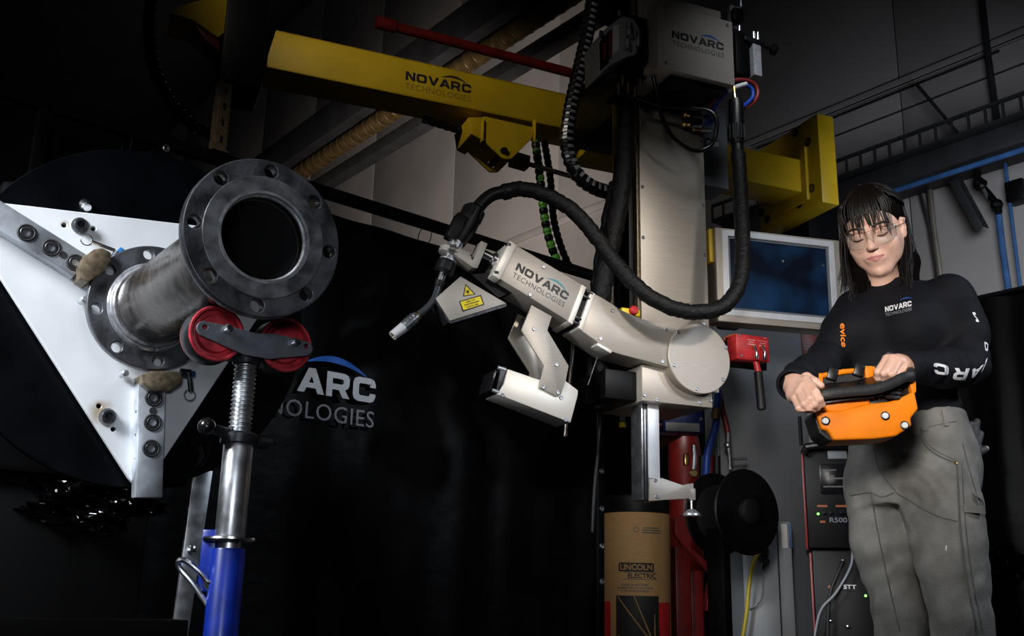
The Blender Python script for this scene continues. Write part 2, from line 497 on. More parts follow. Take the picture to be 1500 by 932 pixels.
# ================================================================== SETTING
struct(MB().box((-9, -3, -0.1), (9, 22, 0.0)).build('floor', 'concrete'))
WL = yawframe((4.37, 3.37, 0), -52)
wb = struct(MB().box((-24, 0.012, 0), (5, 0.15, 8.5)).build('wall_back', 'siding_joint'))
wb.matrix_world = WL.m
pw = WL.on(669, 230, y=0).x - WL.on(552, 230, y=0).x
s0 = WL.on(552, 230, y=0).x
pm = MB().box((0.006, -0.028, 0.0), (pw - 0.006, 0.012, 8.5), 0.006).done('wall_panel')
for i in range(-8, 9):
    o = obj('wall_panel', pm, 'siding', wb); o.location.x = s0 + i * pw
g = struct(MB().box((-24, -0.06, 3.66), (5, -0.028, 3.72), 0.004).build('trim_1', 'siding')); g.matrix_world = WL.m
struct(MB().box((-24, -16, 8.5), (5, 0.15, 8.6)).build('ceiling', 'roof')).matrix_world = WL.m

# roof ducts and dark roof beams that run along the wall
def wline(name, label, cat, px0, px1, y, r, material, n=14, group=None, ext=(0, 0), square=None):
    a, b = WL.on(*px0, y=y), WL.on(*px1, y=y)
    z = (a.z + b.z) / 2
    a.z = b.z = z; a.x -= ext[0]; b.x += ext[1]
    m = MB()
    if square: m.box((min(a.x, b.x), y, z - square[1] / 2), (max(a.x, b.x), y + square[0], z + square[1] / 2), 0.006)
    else: m.cyl(a, b, r, n=n)
    o = m.build(name, material); o.matrix_world = WL.m
    tag(o, label, cat, group)
    return o, a, b
duct, da, db = wline('roof_duct', 'brown round metal duct running diagonally behind the yellow boom', 'duct', (440, 255), (760, 40), -1.6, 0.072, 'duct', 20, ext=(0.3, 3))
rbm = MB().lathe([(0.071, -0.012), (0.0755, -0.006), (0.0755, 0.006), (0.071, 0.012)], (0, 0, 0), (1, 0, 0), 20, closed=True).done('duct_rib')
for i in range(60):
    o = obj('duct_rib', rbm, 'duct', duct); o.location = (da.x + (db.x - da.x) * i / 59, -1.6, da.z)
wline('roof_beam', 'black roof beam just above the brown duct', 'beam', (430, 200), (760, -15), -1.75, 0, 'dark_beam', ext=(3, 3), square=(0.16, 0.30))
wline('roof_beam', 'thin black roof beam just below the brown duct', 'beam', (560, 212), (700, 118), -1.5, 0, 'dark_beam', ext=(3, 3), square=(0.12, 0.11))

# fixtures on the right-hand stretch of the wall
def tray():
    fr = thing('cable_tray', 'dark ladder cable tray high on the grey wall behind the woman', 'cable tray', WL)
    y0 = -0.32
    a = WL.on(1225, 258, y=y0); b = WL.on(1500, 168, y=y0); z = (a.z + b.z) / 2
    for dz in (0.0, 0.11):
        MB().box((a.x - 1, y0 - 0.012, z + dz - 0.008), (b.x + .6, y0 + 0.012, z + dz + 0.008)).build('rail', 'dark_beam', fr)
    rm = MB().box((-0.006, y0 - 0.008, z), (0.006, y0 + 0.008, z + 0.11)).done('rung')
    k = 0
    x = a.x - 1
    while x < b.x + .6:
        o = obj('rung', rm, 'dark_beam', fr); o.location.x = x; x += 0.098
    MB().box((a.x - 1, y0 - 0.012, z - 0.012), (b.x + .6, -0.04, z - 0.004)).build('tray_bed', 'dark_beam', fr)
tray()
wline('wall_beam', 'wide dark steel beam below the cable tray', 'beam', (1240, 275), (1490, 197), -0.30, 0, 'dark_beam', ext=(1, .6), square=(0.26, 0.13))
wline('wall_pipe', 'blue painted horizontal pipe below the dark wall beam', 'pipe', (1300, 281), (1500, 221), -0.40, 0.016, 'blue_pipe', ext=(.3, .5))
wline('conduit', 'upper thin dark conduit running along the grey wall', 'conduit', (1205, 170), (1500, 55), -0.05, 0.012, 'dark_beam', 8, ext=(.6, .5))
wline('conduit', 'thinner dark cable just below the upper wall conduit', 'conduit', (1215, 172), (1440, 88), -0.05, 0.007, 'dark_beam', 8, ext=(.6, .1))
wline('conduit', 'faint thin wire strung between conduit and cable tray', 'conduit', (1220, 207), (1440, 110), -0.05, 0.004, 'dark_beam', 6, ext=(.4, .3))
def wtube(name, label, cat, pts, y, r, material, n=10):
    o = MB().tube([WL.on(*p, y=y) for p in pts], r, n).build(name, material)
    o.matrix_world = WL.m; return tag(o, label, cat)
wtube('drop_rod', 'dark vertical drop rod crossing the wall at upper right', 'rod', [(1434, -40), (1447, 80), (1461, 182)], -0.10, 0.020, 'dark_beam')
wtube('brace_rod', 'thin diagonal brace rod above the cable tray', 'rod', [(1343, 124), (1372, 158), (1402, 194)], -0.20, 0.010, 'dark_beam')
wtube('wall_pipe', 'blue vertical pipe below the valve at far right', 'pipe', [(1462, 305), (1468, 360), (1478, 428), (1486, 520)], -0.10, 0.018, 'blue_pipe')
wtube('wall_pipe', 'thin blue vertical pipe at the right edge of the wall', 'pipe', [(1472, 235), (1482, 320), (1495, 425), (1508, 520)], -0.10, 0.010, 'blue_pipe')
wtube('conduit', 'brown vertical conduit on the wall right of the hair', 'conduit', [(1361, 268), (1367, 330), (1376, 396), (1384, 470)], -0.06, 0.018, 'tan_dark')
wtube('conduit', 'thin dark vertical conduit beside the brown one', 'conduit', [(1349, 285), (1361, 330), (1371, 396), (1380, 470)], -0.06, 0.009, 'dark_beam')
vv = thing('pipe_valve', 'dark angled pipe with valve above the blue vertical pipe', 'valve', WL)
q = [WL.on(*p, y=-0.14) for p in [(1431, 250), (1434, 268), (1447, 283), (1460, 300), (1463, 312)]]
MB().tube(spline(q, 4), 0.020, 10).build('pipe_bend', 'black_paint', vv)
for p in (q[1], q[3]): MB().sphere(p, 0.034, 12).build('coupling', 'black_paint', vv)
MB().cyl(q[2] + V((0, 0, -.03)), q[2] + V((0, -.07, .03)), 0.010).build('stem', 'zinc', vv)
MB().torus(q[2] + V((0, -.07, .03)), (0, -.9, .4), 0.03, 0.007, 16, 6).build('hand_wheel', 'black_paint', vv)
ab = thing('angle_bracket', 'dark perforated angle bracket slanting off the wall beam', 'bracket', WL)
a, b = WL.on(1396, 262, y=-0.2), WL.on(1435, 335, y=-0.2)
d = (b - a).normalized(); nrm = V((d.z, 0, -d.x))
MB().prism([a - nrm * .03, a + nrm * .03, b + nrm * .03, b - nrm * .03], (0, 0.008, 0), 0.001).build('flange_leg', 'dark_beam', ab)
MB().prism([a - nrm * .03, a - nrm * .022, b - nrm * .022, b - nrm * .03], (0, 0.05, 0)).build('web_leg', 'dark_beam', ab)
bx = MB().box((-0.05, -0.10, -0.06), (0.05, 0, 0.06), 0.006)
o = bx.build('junction_box', 'black_paint'); o.matrix_world = WL.m @ Matrix.Translation(WL.on(1498, 285, y=-0.03)); tag(o, 'small black junction box at the right edge of the wall', 'junction box')

# ------------------------------------------------------------------ black welding curtains
def curtain_mesh(x0, x1, z0, z1, amp=0.018, wl=0.16, nx=160, nz=26, sag=0.0, seed=1, hooks=0.22):
    rnd = random.Random(seed)
    ph = [rnd.uniform(0, 6.28) for _ in range(6)]
    vs = []; fs = []
    for j in range(nz + 1):
        v = j / nz
        for i in range(nx + 1):
            x = x0 + (x1 - x0) * i / nx
            f = math.sin(x / wl * 6.283 + ph[0] + .8 * math.sin(x * 2.1 + ph[1]))
            f += .5 * math.sin(x / (wl * .57) * 6.283 + ph[2] + v * 1.2) + .3 * math.sin(v * 9 + x * 5 + ph[3])
            top = z1 - sag * abs(math.sin((x - x0) / hooks * math.pi))
            vs.append((x, f * amp * (.45 + .55 * v), top + (z0 - top) * v))
    for j in range(nz):
        for i in range(nx):
            a = j * (nx + 1) + i
            fs.append((a, a + 1, a + nx + 2, a + nx + 1))
    me = bpy.data.meshes.new('curtain'); me.from_pydata(vs, [], fs)
    bm = bmesh.new(); bm.from_mesh(me)
    bmesh.ops.solidify(bm, geom=bm.faces[:], thickness=0.0015)
    bm.to_mesh(me); bm.free(); smooth(me, 60)
    return me
c0 = P(480, 285, 3.8)
CU_F = yawframe((c0.x, c0.y, 0), 41)
RZ = 1.937
cs = thing('welding_curtain', 'black welding curtain screen printed with a large grey company logo', 'curtain', CU_F)
xe = CU_F.on(876, 640, y=0).x
MB().box((-2.1, -0.02, RZ - 0.02), (xe + .02, 0.02, RZ + 0.02), 0.004).build('rail', 'black_paint', cs)
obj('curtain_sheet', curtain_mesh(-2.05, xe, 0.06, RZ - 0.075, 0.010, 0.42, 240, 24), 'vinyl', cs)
x = -1.95
while x < xe:
    MB().torus((x, 0, RZ - 0.055), (1, 0, 0), 0.045, 0.002, 20, 5).build('hook_ring', 'black_paint', cs)
    x += 0.60
for x in (CU_F.on(56, 215, y=0).x, xe):
    MB().box((x - .02, -0.02, 0), (x + .02, 0.02, RZ), 0.003).build('post', 'black_paint', cs)
    MB().box((x - .03, -0.35, 0), (x + .03, 0.35, 0.03), 0.004).build('foot', 'black_paint', cs)
sm = socket_bolt_mesh(0.012, 0.008)
for (px, py) in ((243, 218),):
    q = CU_F.on(px, py, y=-0.02); o = obj('bolt', sm, 'zinc', cs, basis(q, V((1, 0, 0)), V((0, 0, 1)), V((0, -1, 0))))
for py in (690, 745, 800, 852):
    q = CU_F.on(877, py, y=-0.02); o = obj('bolt', sm, 'brass_block', cs, basis(V((xe, -0.02, q.z)), V((1, 0, 0)), V((0, 0, 1)), V((0, -1, 0))))
# printed logo: right edge of the letters at px 548
ra = CU_F.on(549, 575, y=-0.025); la = CU_F.on(434, 571, y=-0.025)
lw = (ra.x - la.x) * 2.04
logo(cs, basis(V((ra.x - lw / 2, -0.030, CU_F.on(500, 588, y=-.03).z)), V((1, 0, 0)), V((0, 0, 1)), V((0, -1, 0))), lw, 'logo_white', 'logo_pale', 'logo_blue')
# slotted strut standing on the rail, lit warm
q0 = CU_F.on(318, 224, y=0.0)
st = thing('slotted_strut', 'short slotted steel strut lit warm above the curtain rail', 'strut', CU_F)
hh = CU_F.on(322, 130, y=0).z
slots = []
for k in range(5):
    zc = 0.045 + k * 0.062
    slots.append([(-.006, zc - .013), (.006, zc - .013), (.006, zc + .013), (-.006, zc + .013)])
me = plate_mesh([(-.021, 0), (.021, 0), (.021, hh - RZ), (-.021, hh - RZ)], slots, 0.003)
obj('slotted_face', me, 'brass_block', st, basis(V((q0.x, -0.021, RZ + 0.02)), V((1, 0, 0)), V((0, 0, 1)), V((0, -1, 0))))
for s in (-1, 1):
    MB().box((q0.x + s * .021 - .0015, -0.021, RZ + .02), (q0.x + s * .021 + .0015, 0.021, hh + .02)).build('side_flange', 'brass_block', st)
MB().box((q0.x - .03, -0.03, RZ + .02), (q0.x + .03, .03, RZ + .026)).build('foot_plate', 'brass_block', st)
# the curtain behind the woman
q = WL.on(1460, 431, y=-1.1)
cr = thing('welding_curtain', 'plain black welding curtain hanging behind the woman', 'curtain', WL)
xa = WL.on(1250, 500, y=-1.1).x
MB().cyl((xa, -1.1, q.z), (q.x + 1.6, -1.1, q.z), 0.012).build('rail', 'black_paint', cr)
me = curtain_mesh(xa, q.x + 1.6, 0.06, q.z - 0.004, 0.014, 0.32, 160, 24, seed=5)
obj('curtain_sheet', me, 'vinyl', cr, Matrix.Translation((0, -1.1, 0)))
for x in (xa, q.x + 1.6):
    MB().box((x - .02, -1.12, 0), (x + .02, -1.08, q.z), 0.003).build('post', 'black_paint', cr)
# ================================================================== YELLOW BOOM
J = P(1025, 525, 3.8)
RF = yawframe(J, 22)
def rf(px, py, y=0.0): return RF.on(px, py, y=y)
OUT = (V((1, 0, 0)), V((0, 0, 1)), V((0, -1, 0)))       # lettering basis on a face that looks out along -y
bo = thing('jib_boom', 'long yellow steel boom with black company logo behind the robot', 'boom', RF)
zt, zb, yf = 1.487, 1.302, 0.90
xl = rf(390, 70, yf).x
# beam: hollow square tube with its left end cut at a slant
beam = MB()
for (y0, y1, z0, z1) in ((yf, yf + .008, zb, zt), (yf + .182, yf + .19, zb, zt)):
    beam.prism([(xl + .0, y0, z0), (0.25, y0, z0), (0.25, y0, z1), (xl + .035, y0, z1)], (0, y1 - y0, 0), .002)
beam.box((xl + .035, yf, zt - .008), (0.25, yf + .19, zt), .002).box((xl, yf, zb), (0.25, yf + .19, zb + .008), .002)
beam.build('beam', 'yellow', bo)
MB().box((xl - .02, yf + .01, zb + .05), (xl + .35, yf + .18, zt - .05), .004).build('inner_slide', 'black_paint', bo)
# lower stretch that runs to the end plate
xe_ = rf(1158, 255, yf + .1).x
MB().box((-0.02, yf - .01, 1.215), (xe_, yf + .2, 1.40), .006).build('tail_beam', 'yellow', bo)
# splice plate with round boss near the robot column
sp = MB().box((rf(862, 180, yf - .02).x, yf - .024, 1.255), (rf(912, 180, yf - .02).x, yf - .008, 1.45), .004).build('splice_plate', 'yellow', bo)
c = rf(890, 177, yf - .03)
MB().lathe([(.05, 0), (.05, .012), (.042, .018), (.030, .018), (.028, .010), (0, .010)], (c.x, yf - .024, c.z), (0, -1, 0), 28).build('boss', 'yellow', sp)
bm_ = socket_bolt_mesh(.011, .008)
for p in ((862, 203), (871, 205)):
    q = rf(*p, yf - .024); obj('bolt', bm_, 'black_oxide', sp, basis(q, *OUT))
# gusset lug under the beam
def px2(pts, y): return [((lambda q: (q.x, q.z))(rf(*p, y))) for p in pts]
lug = px2([(707, 171), (782, 188), (778, 204), (748, 234), (736, 234), (703, 203)], yf - .01)
hc = rf(737.5, 222.5, yf - .01)
lm = plate_mesh(rounded(lug, [.01, .01, .01, .03, .03, .01]), [circle((hc.x, hc.z), .018)], .014, .002)
for yy in (yf - .012, yf + .15):
    o = obj('lug', lm, 'yellow', bo, basis(V((0, yy, 0)), *OUT))
a = rf(697, 155, yf); b_ = rf(690, 196, yf)
MB().prism([rf(686, 172, yf - .012), rf(707, 171, yf - .012), rf(703, 203, yf - .012), rf(690, 196, yf - .012)], (0, .2, 0), .003).build('gusset_web', 'yellow', bo)
for px in (707, 783):
    q = rf(px, 190, yf - .02); MB().box((q.x - .004, yf - .03, q.z - .06), (q.x + .004, yf, q.z + .05), .001).build('stiffener', 'yellow', bo)
MB().cyl((hc.x, yf - .03, hc.z), (hc.x, yf + .18, hc.z), .015).build('pivot_pin', 'black_oxide', bo)
# end plate on its pillar
def rx(px, py): return RF.on(px, py, x=xe_)
ep = [rx(1109, 220), rx(1197, 168), rx(1203, 309), rx(1119, 330)]
y0 = min(p.y for p in ep); y1 = max(p.y for p in ep)
zt2 = (ep[0].z + ep[1].z) / 2; zb2 = (ep[2].z + ep[3].z) / 2
plw = rf(1224, 240, y0).x - rf(1200, 240, y0).x
epo = MB().box((xe_, y0, zb2), (xe_ + plw, y1, zt2), .006).build('end_plate', 'yellow', bo)
hm = MB().lathe([(.024, 0), (.024, .004), (.015, .004), (.013, -.002), (0, -.002)], (0, 0, 0), (-1, 0, 0), 18).done('bolt_hole')
for p in ((1184, 208), (1189, 276), (1171, 299), (1116, 312), (1124, 321), (1165, 195)):
    q = rx(*p); o = obj('bolt', hm, 'black_oxide', epo); o.location = q
MB().box((xe_ - .02, yf - .05, 1.16), (xe_, yf + .24, 1.46), .004).build('weld_collar', 'yellow', bo)
pz = -J.z
MB().box((xe_ + plw, y1 - .28, pz), (xe_ + plw + .2, y1 - .05, zt2), .006).build('support_pillar', 'black_paint', bo)
# logo on the boom
la, ra = rf(594, 114, yf), rf(690, 134, yf)
logo(bo, basis(V(((la.x + ra.x) / 2, yf - .0008, (rf(640, 128, yf).z))), *OUT), ra.x - la.x, 'logo_black', 'logo_faint', 'logo_black')
# black joint box and yellow knuckle beyond the left end
xk0, xk1 = rf(326, 60, yf).x, rf(386, 60, yf).x
MB().box((xk0, yf - .03, zb - .12), (xk1 + .01, yf + .22, zt + .3), .01).build('joint_box', 'black_paint', bo)
kn = px2([(248, 22), (262, 12), (345, -12), (345, 40), (318, 58), (285, 34)], yf)
MB().prism([(x, yf - .02, z) for x, z in kn], (0, .2, 0), .004).build('knuckle', 'yellow', bo)
MB().prism([(x, yf, z) for x, z in px2([(283, 33), (322, 40), (322, 76), (303, 60)], yf)], (0, .16, 0), .004).build('knuckle_gusset', 'dark_red', bo)

# red tie rod
tr = thing('tie_rod', 'dark red round tie rod above the yellow boom', 'rod', RF)
a, b_ = rf(565, 36, 1.3), rf(1000, 150, 1.3)
MB().cyl(a, b_, .026).build('rod', 'dark_red', tr)
MB().cyl(a - (b_ - a).normalized() * .05, a + (b_ - a).normalized() * .05, .034).build('end_sleeve', 'dark_red', tr)
# hydraulic cylinder under the lug
hy = thing('hydraulic_cylinder', 'chrome rod with red clevis under the yellow lug', 'cylinder', RF)
a, b_ = rf(752, 234, yf + .07), rf(835, 258, yf + .07)
d = (b_ - a).normalized()
MB().box((-.045, -.03, -.032), (.045, .03, .032), .006, m=basis(a + d * .03, d, V((0, 1, 0)), d.cross(V((0, 1, 0))))).build('clevis', 'dark_red', hy)
MB().cyl(a + d * .06, b_ + d * .2, .012).build('rod', 'bright_steel', hy)
# ------------------------------------------------------------------ drag chains
def link_mesh(r, ln, n=10):
    m = MB()
    m.lathe([(r * .72, -ln * .5), (r * .92, -ln * .5), (r, -ln * .36), (r, ln * .05), (r * .86, ln * .14), (r * .84, ln * .52), (r * .7, ln * .52)], (0, 0, 0), (0, 0, 1), n, closed=True)
    return m.done('link', 25)
def bar_mesh(r, ln):
    m = MB()
    m.box((-r * .42, -r * 1.06, -ln * .16), (r * .42, -r * .9, ln * .30), .002)
    return m.done('bar')
def chain(name, label, frame, pts, r, ln, mats, bars=None, group=None, twist=0.0):
    t = thing(name, label, 'cable chain', frame, group)
    path = spline(pts, 20); d = [0.0]
    for i in range(1, len(path)): d.append(d[-1] + (path[i] - path[i - 1]).length)
    lm = link_mesh(r, ln); bm2 = bar_mesh(r, ln) if bars else None
    lms = [lm.copy() for _ in mats]
    k = 0; s = 0.0; i = 0
    while s < d[-1]:
        while i < len(d) - 2 and d[i + 1] < s: i += 1
        f = (s - d[i]) / max(1e-6, d[i + 1] - d[i])
        p = path[i].lerp(path[i + 1], f); tg = (path[i + 1] - path[i]).normalized()
        x = tg.cross(V((0, 1, 0)))
        if x.length < .05: x = V((1, 0, 0))
        x.normalize(); y = tg.cross(x)
        if y.y < 0: x = -x; y = -y
        m = basis(p, x, y, tg) @ Matrix.Rotation(twist * k, 4, 'Z')
        o = obj('link', lms[k % len(mats)], mats[k % len(mats)], t, m)
        if bars: obj('crossbar', bm2, bars, o)
        k += 1; s += ln * 1.04
    MB().tube(path, r * .6, 8).build('cable_core', 'black_rubber', t)
    return t
chain('drag_chain', 'large black cable drag chain curving down left of the robot column', RF,
      [rf(871, -25, .30), rf(862, 40, .30), rf(849, 100, .30), rf(836, 160, .30), rf(831, 215, .30), rf(845, 255, .30), rf(872, 276, .32), rf(905, 285, .36)], .031, .030, ['black_gloss'], 'cast_grey', twist=.0)
chain('drag_chain', 'thin black and green cable chain hanging below the boom', RF,
      [rf(784, 205, 1.0), rf(791, 260, 1.0), rf(798, 320, 1.0), rf(808, 362, 1.0), rf(822, 395, 1.0)], .022, .032, ['green_chain', 'black_gloss'])
chain('drag_chain', 'thin black cable chain hanging beside the green one', RF,
      [rf(797, 205, 1.08), rf(806, 260, 1.08), rf(811, 320, 1.08), rf(822, 362, 1.08), rf(836, 395, 1.08)], .019, .030, ['black_gloss'])
chain('drag_chain', 'short black cable chain under the middle of the boom', RF,
      [rf(625, 176, 1.0), rf(660, 187, 1.0), rf(700, 197, 1.0), rf(730, 206, 1.02)], .02, .034, ['black_gloss'])
chain('drag_chain', 'dark cable chain hanging at upper left above the curtain rail', RF,
      [rf(226, -20, .7), rf(218, 40, .7), rf(226, 100, .7), rf(250, 150, .7), rf(285, 185, .7), rf(318, 200, .7)], .026, .034, ['black_gloss'])
# ================================================================== WELDING ROBOT
rob = thing('welding_robot', 'tan metal welding robot arm on its upright column with company logos', 'robot', RF)
scr = screw_mesh(.0075, .004)
def screws(parent, pts, y, material='zinc'):
    for p in pts:
        q = rf(*p, y); obj('screw', scr, material, parent, basis(q, *OUT))
# column
yc = .17
x0, x1 = rf(939, 420, yc).x, rf(1037, 420, yc).x
zlo, zhi = rf(990, 592, yc).z, 1.9
MB().box((x0 + .004, yc + .012, zlo), (x1 - .004, yc + .24, zhi), .004).build('column_body', 'tan_dark', rob)
fp = MB().box((x0, yc, zlo), (x1, yc + .012, zhi), .003).build('column_panel', 'tan', rob)
zs = [rf(990, q, yc).z for q in (250, 283, 356, 433)]
for k, z in enumerate([zs[1] + .55, zs[1] + .28, zs[1], zs[2], zs[3], zs[3] - .2]):
    for x, dz in ((x0 + .012, 0), (x1 - .012, -.03)):
        obj('screw', scr, 'zinc', fp, basis(V((x, yc, z + dz)), *OUT))
MB().box((x0 + .05, yc + .24, 1.20), (x1 - .03, .89, 1.5), .01).build('boom_carriage', 'black_paint', rob)
MB().box((x0 - .035, yc + .03, zlo), (x0 + .004, yc + .16, zhi), .004).build('side_rail', 'black_paint', rob)
MB().box((x0 - .015, yc + .0, zlo), (x0 + .002, yc + .028, zhi), .002).build('side_trim', 'brass_block', rob)
# carriage block below
yb = .05
b0, b1 = rf(941, 590, yb), rf(1044, 595, yb)
zt_ = rf(990, 540, yb).z
cb = MB().box((b0.x, yb, (b0.z + b1.z) / 2), (b1.x, yc + .2, zt_), .004).build('carriage_block', 'tan_h', rob)
screws(cb, [(944, 579), (962, 586), (1026, 590), (1041, 587)], yb)
MB().box((b1.x - .08, yb + .03, rf(1055, 573, yb).z), (rf(1060, 570, yb).x, yb + .1, rf(1055, 560, yb).z), .003).build('side_bracket', 'cream', rob)
MB().box((b0.x - .13, yb + .04, (b0.z + b1.z) / 2 + .005), (b0.x, yc + .18, zt_ - .02), .004).build('motor_housing', 'black_paint', rob)
# shoulder joint
rj = .133
jc = V((0, 0, 0))
jh = MB().lathe([(rj * .985, .165), (rj * .985, .008), (rj * .97, .006)], jc, (0, 1, 0), 64).build('joint_housing', 'tan_dark', rob)
jcv = MB().lathe([(0, 0), (rj - .002, 0), (rj, .002), (rj, .008), (0, .008)], jc, (0, 1, 0), 64).build('joint_cover', 'tan_h', rob)
screws(jcv, [(1031, 474.5), (993, 487), (1063, 509), (988, 535), (1059, 556), (1021, 570)], 0.0)
# upper arm link
yl = .014
up_ = [(866, 428), (882, 436), (896, 445), (910, 454), (925, 461), (940, 467), (963, 474), (1000, 484)]
lo_ = [(1000, 543), (984, 539), (962, 533), (941, 527.5), (915, 521), (898, 516), (872, 499), (848, 482)]
ln = MB().prism([rf(*p, yl) for p in up_ + lo_], (0, .13, 0), .003).build('upper_arm', 'tan_h', rob)
screws(ln, [(897, 455), (976, 482), (970, 530), (879.5, 496.5)], yl)
MB().prism([rf(*p, yl - .003) for p in [(866, 427), (872, 430.5), (853.5, 484), (847.5, 480.5)]], (0, .136, 0), .001).build('end_flange', 'cream', ln)
MB().prism([rf(*p, yl - .006) for p in [(876, 502), (897, 514), (895, 518), (874.5, 506)]], (0, .05, 0), .001).build('edge_bracket', 'cream', ln)
# forearm
fa = MB().prism([rf(*p, yl) for p in [(748, 354), (858, 420.5), (838, 474), (722.5, 402.5)]], (0, .13, 0), .003).build('forearm', 'tan_h', rob)
MB().prism([rf(*p, yl - .003) for p in [(747, 353), (757, 359), (732.5, 409.5), (721.5, 402.5)]], (0, .136, 0), .001).build('front_flange', 'cream', fa)
MB().prism([rf(*p, yl - .003) for p in [(852.5, 417), (859, 421), (839, 475.5), (832, 471)]], (0, .136, 0), .001).build('rear_flange', 'cream', fa)
screws(fa, [(796, 391), (776, 432)], yl)
MB().prism([rf(*p, yl + .012) for p in [(857, 424), (864, 427.5), (846, 478), (839.5, 474)]], (0, .11, 0)).build('joint_gap', 'black_paint', fa)
cm_ = [((858, 424.5), (869, 433)), ((853.5, 432), (864, 440)), ((842.5, 463), (851, 470)), ((839, 469), (848, 477))]
for (a, b_) in cm_:
    q = rf((a[0] + b_[0]) / 2, (a[1] + b_[1]) / 2, yl)
    ax = (rf(872, 432, yl) - rf(858, 424, yl)).normalized()
    MB().box((-.013, -.006, -.003), (.013, .004, .003), .001, m=basis(q, ax, V((0, 1, 0)), ax.cross(V((0, 1, 0))))).build('latch', 'black_oxide', fa)
for (a) in ((745.5, 358.5), (727.5, 399.5)):
    q = rf(*a, yl); MB().box((-.010, -.005, -.005), (.006, .008, .005), .001, m=Matrix.Translation(q)).build('latch', 'black_oxide', fa)
fx = (rf(827, 434, yl) - rf(758.5, 393, yl)); lwid = fx.length * 1.10; fx.normalize()
fz = V((0, -1, 0)); fy = fz.cross(fx)
logo(fa, basis(rf(792, 419, yl - .0008), fx, fy, fz), lwid, 'logo_black', 'logo_grey', 'logo_teal')
# wrist shaft, bracket and clamp
yw = .06
ws = MB()
a, b_ = rf(737, 388, yw), rf(708, 373, yw); d = (b_ - a).normalized()
ws.lathe([(.034, 0), (.034, .012), (.026, .02), (.026, .045), (.018, .05), (.018, .085)], a, d, 28)
ws.build('wrist_shaft', 'bright_steel', rob)
br = MB().prism([rf(*p, yw - .03) for p in [(705, 353), (714.5, 357), (699.5, 393), (693, 392), (676, 380), (664, 371), (668, 361), (688, 370), (692, 381.5), (695, 378)]], (0, .06, 0), .0007).build('torch_bracket', 'tan_h', rob)
ca, cb_ = rf(661.5, 357, yw), rf(651, 384, yw); tx = (cb_ - ca).normalized()
MB().lathe([(.030, -.01), (.034, -.008), (.034, .012), (.030, .014)], ca.lerp(cb_, .42), tx, 28).build('clamp_ring', 'tan_h', br)
for k in (.28, .52):
    MB().cyl(ca.lerp(cb_, k) + V((-.012, -.034, 0)), ca.lerp(cb_, k) + V((.012, -.034, 0)), .006, n=10).build('clamp_screw', 'zinc', br)
# torch
def tpath(pts, y=yw): return [rf(*p, y) for p in pts]
tor = thing('welding_torch', 'black welding torch with bent neck and white nozzle', 'torch', RF)
top = tpath([(741, 281), (722, 285), (706, 297), (694, 314)])
MB().tube(spline(top, 6), [.024] * 19, 20).build('cable_boot', 'black_plastic', tor)
MB().cyl(top[0] - (top[1] - top[0]).normalized() * -.01, top[0] + (top[1] - top[0]).normalized() * -.012, .030, n=20).build('boot_collar', 'black_plastic', tor)
h0, h1, h2 = tpath([(697, 303), (683, 332), (669, 355)])
hd = MB().tube([h0, h0.lerp(h1, .15), h1, h2], [.027, .039, .039, .031], 24).build('handle', 'black_plastic', tor)
ax = (h1 - h0).normalized(); sd = ax.cross(V((0, 1, 0))).normalized()
for k in range(14):
    q = 2 * math.pi * k / 14; dr = sd * math.cos(q) + ax.cross(sd) * math.sin(q)
    MB().cyl(h0.lerp(h1, .18) + dr * .039, h0.lerp(h1, .62) + dr * .039, .0035, n=6).build('grip_rib', 'black_plastic', hd)
q = rf(667, 334, yw - .02)
MB().box((-.020, -.024, -.050), (.020, .024, .050), .004, m=basis(q, sd, V((0, 1, 0)), ax)).build('trigger_block', 'black_plastic', hd)
seg = tpath([(669, 355), (662, 368), (657, 380), (650, 400), (642, 421)])
MB().tube([seg[0], seg[1]], [.027, .027], 24).build('steel_collar', 'aluminium', tor)
MB().tube([seg[1], seg[2]], [.022, .022], 24).build('body_tube', 'zinc', tor)
MB().lathe([(.026, 0), (.031, .004), (.031, .010), (.026, .014)], seg[2], (seg[3] - seg[2]), 24).build('lock_ring', 'aluminium', tor)
nb = MB()
n0, n1 = tpath([(656, 383), (648.5, 402)])
nb.tube([n0, n0.lerp(n1, .2), n0.lerp(n1, .8), n1], [.030, .036, .036, .028], 20)
nb.build('lock_nut', 'black_plastic', tor)
MB().tube(tpath([(649, 400), (643.5, 413)]), [.015, .013], 18).build('neck_socket', 'bright_steel', tor)
MB().tube(tpath([(644.5, 412), (641.5, 420)]), [.017, .017], 18).build('socket_nut', 'black_plastic', tor)
MB().tube(spline(tpath([(643, 417), (637, 436), (627, 450), (611, 463)]), 6), .0125, 16).build('neck', 'clear_tube', tor)
MB().tube(tpath([(612.5, 461.5), (609.5, 464)]), .016, 18).build('brass_ring', 'brass', tor)
dn0, dn1 = tpath([(610, 463.5), (591, 479.5)])
MB().tube([dn0, dn0.lerp(dn1, .5), dn1], [.017, .020, .019], 20).build('diffuser', 'zinc', tor)
for k in (.2, .42, .64, .86):
    MB().lathe([(.019, -.002), (.0215, -.001), (.0215, .001), (.019, .002)], dn0.lerp(dn1, k), dn1 - dn0, 20).build('knurl_ring', 'zinc', tor)
nz0, nz1 = tpath([(592, 479), (575, 492)])
nzd = (nz1 - nz0).normalized()
MB().lathe([(.0185, 0), (.019, .004), (.0165, (nz1 - nz0).length), (.012, (nz1 - nz0).length), (.011, .01), (0, .01)], nz0, nzd, 20).build('nozzle', 'copper_nozzle', tor)
MB().cyl(nz1 - nzd * .02, nz1 + nzd * .004, .004, n=8).build('contact_tip', 'brass', tor)
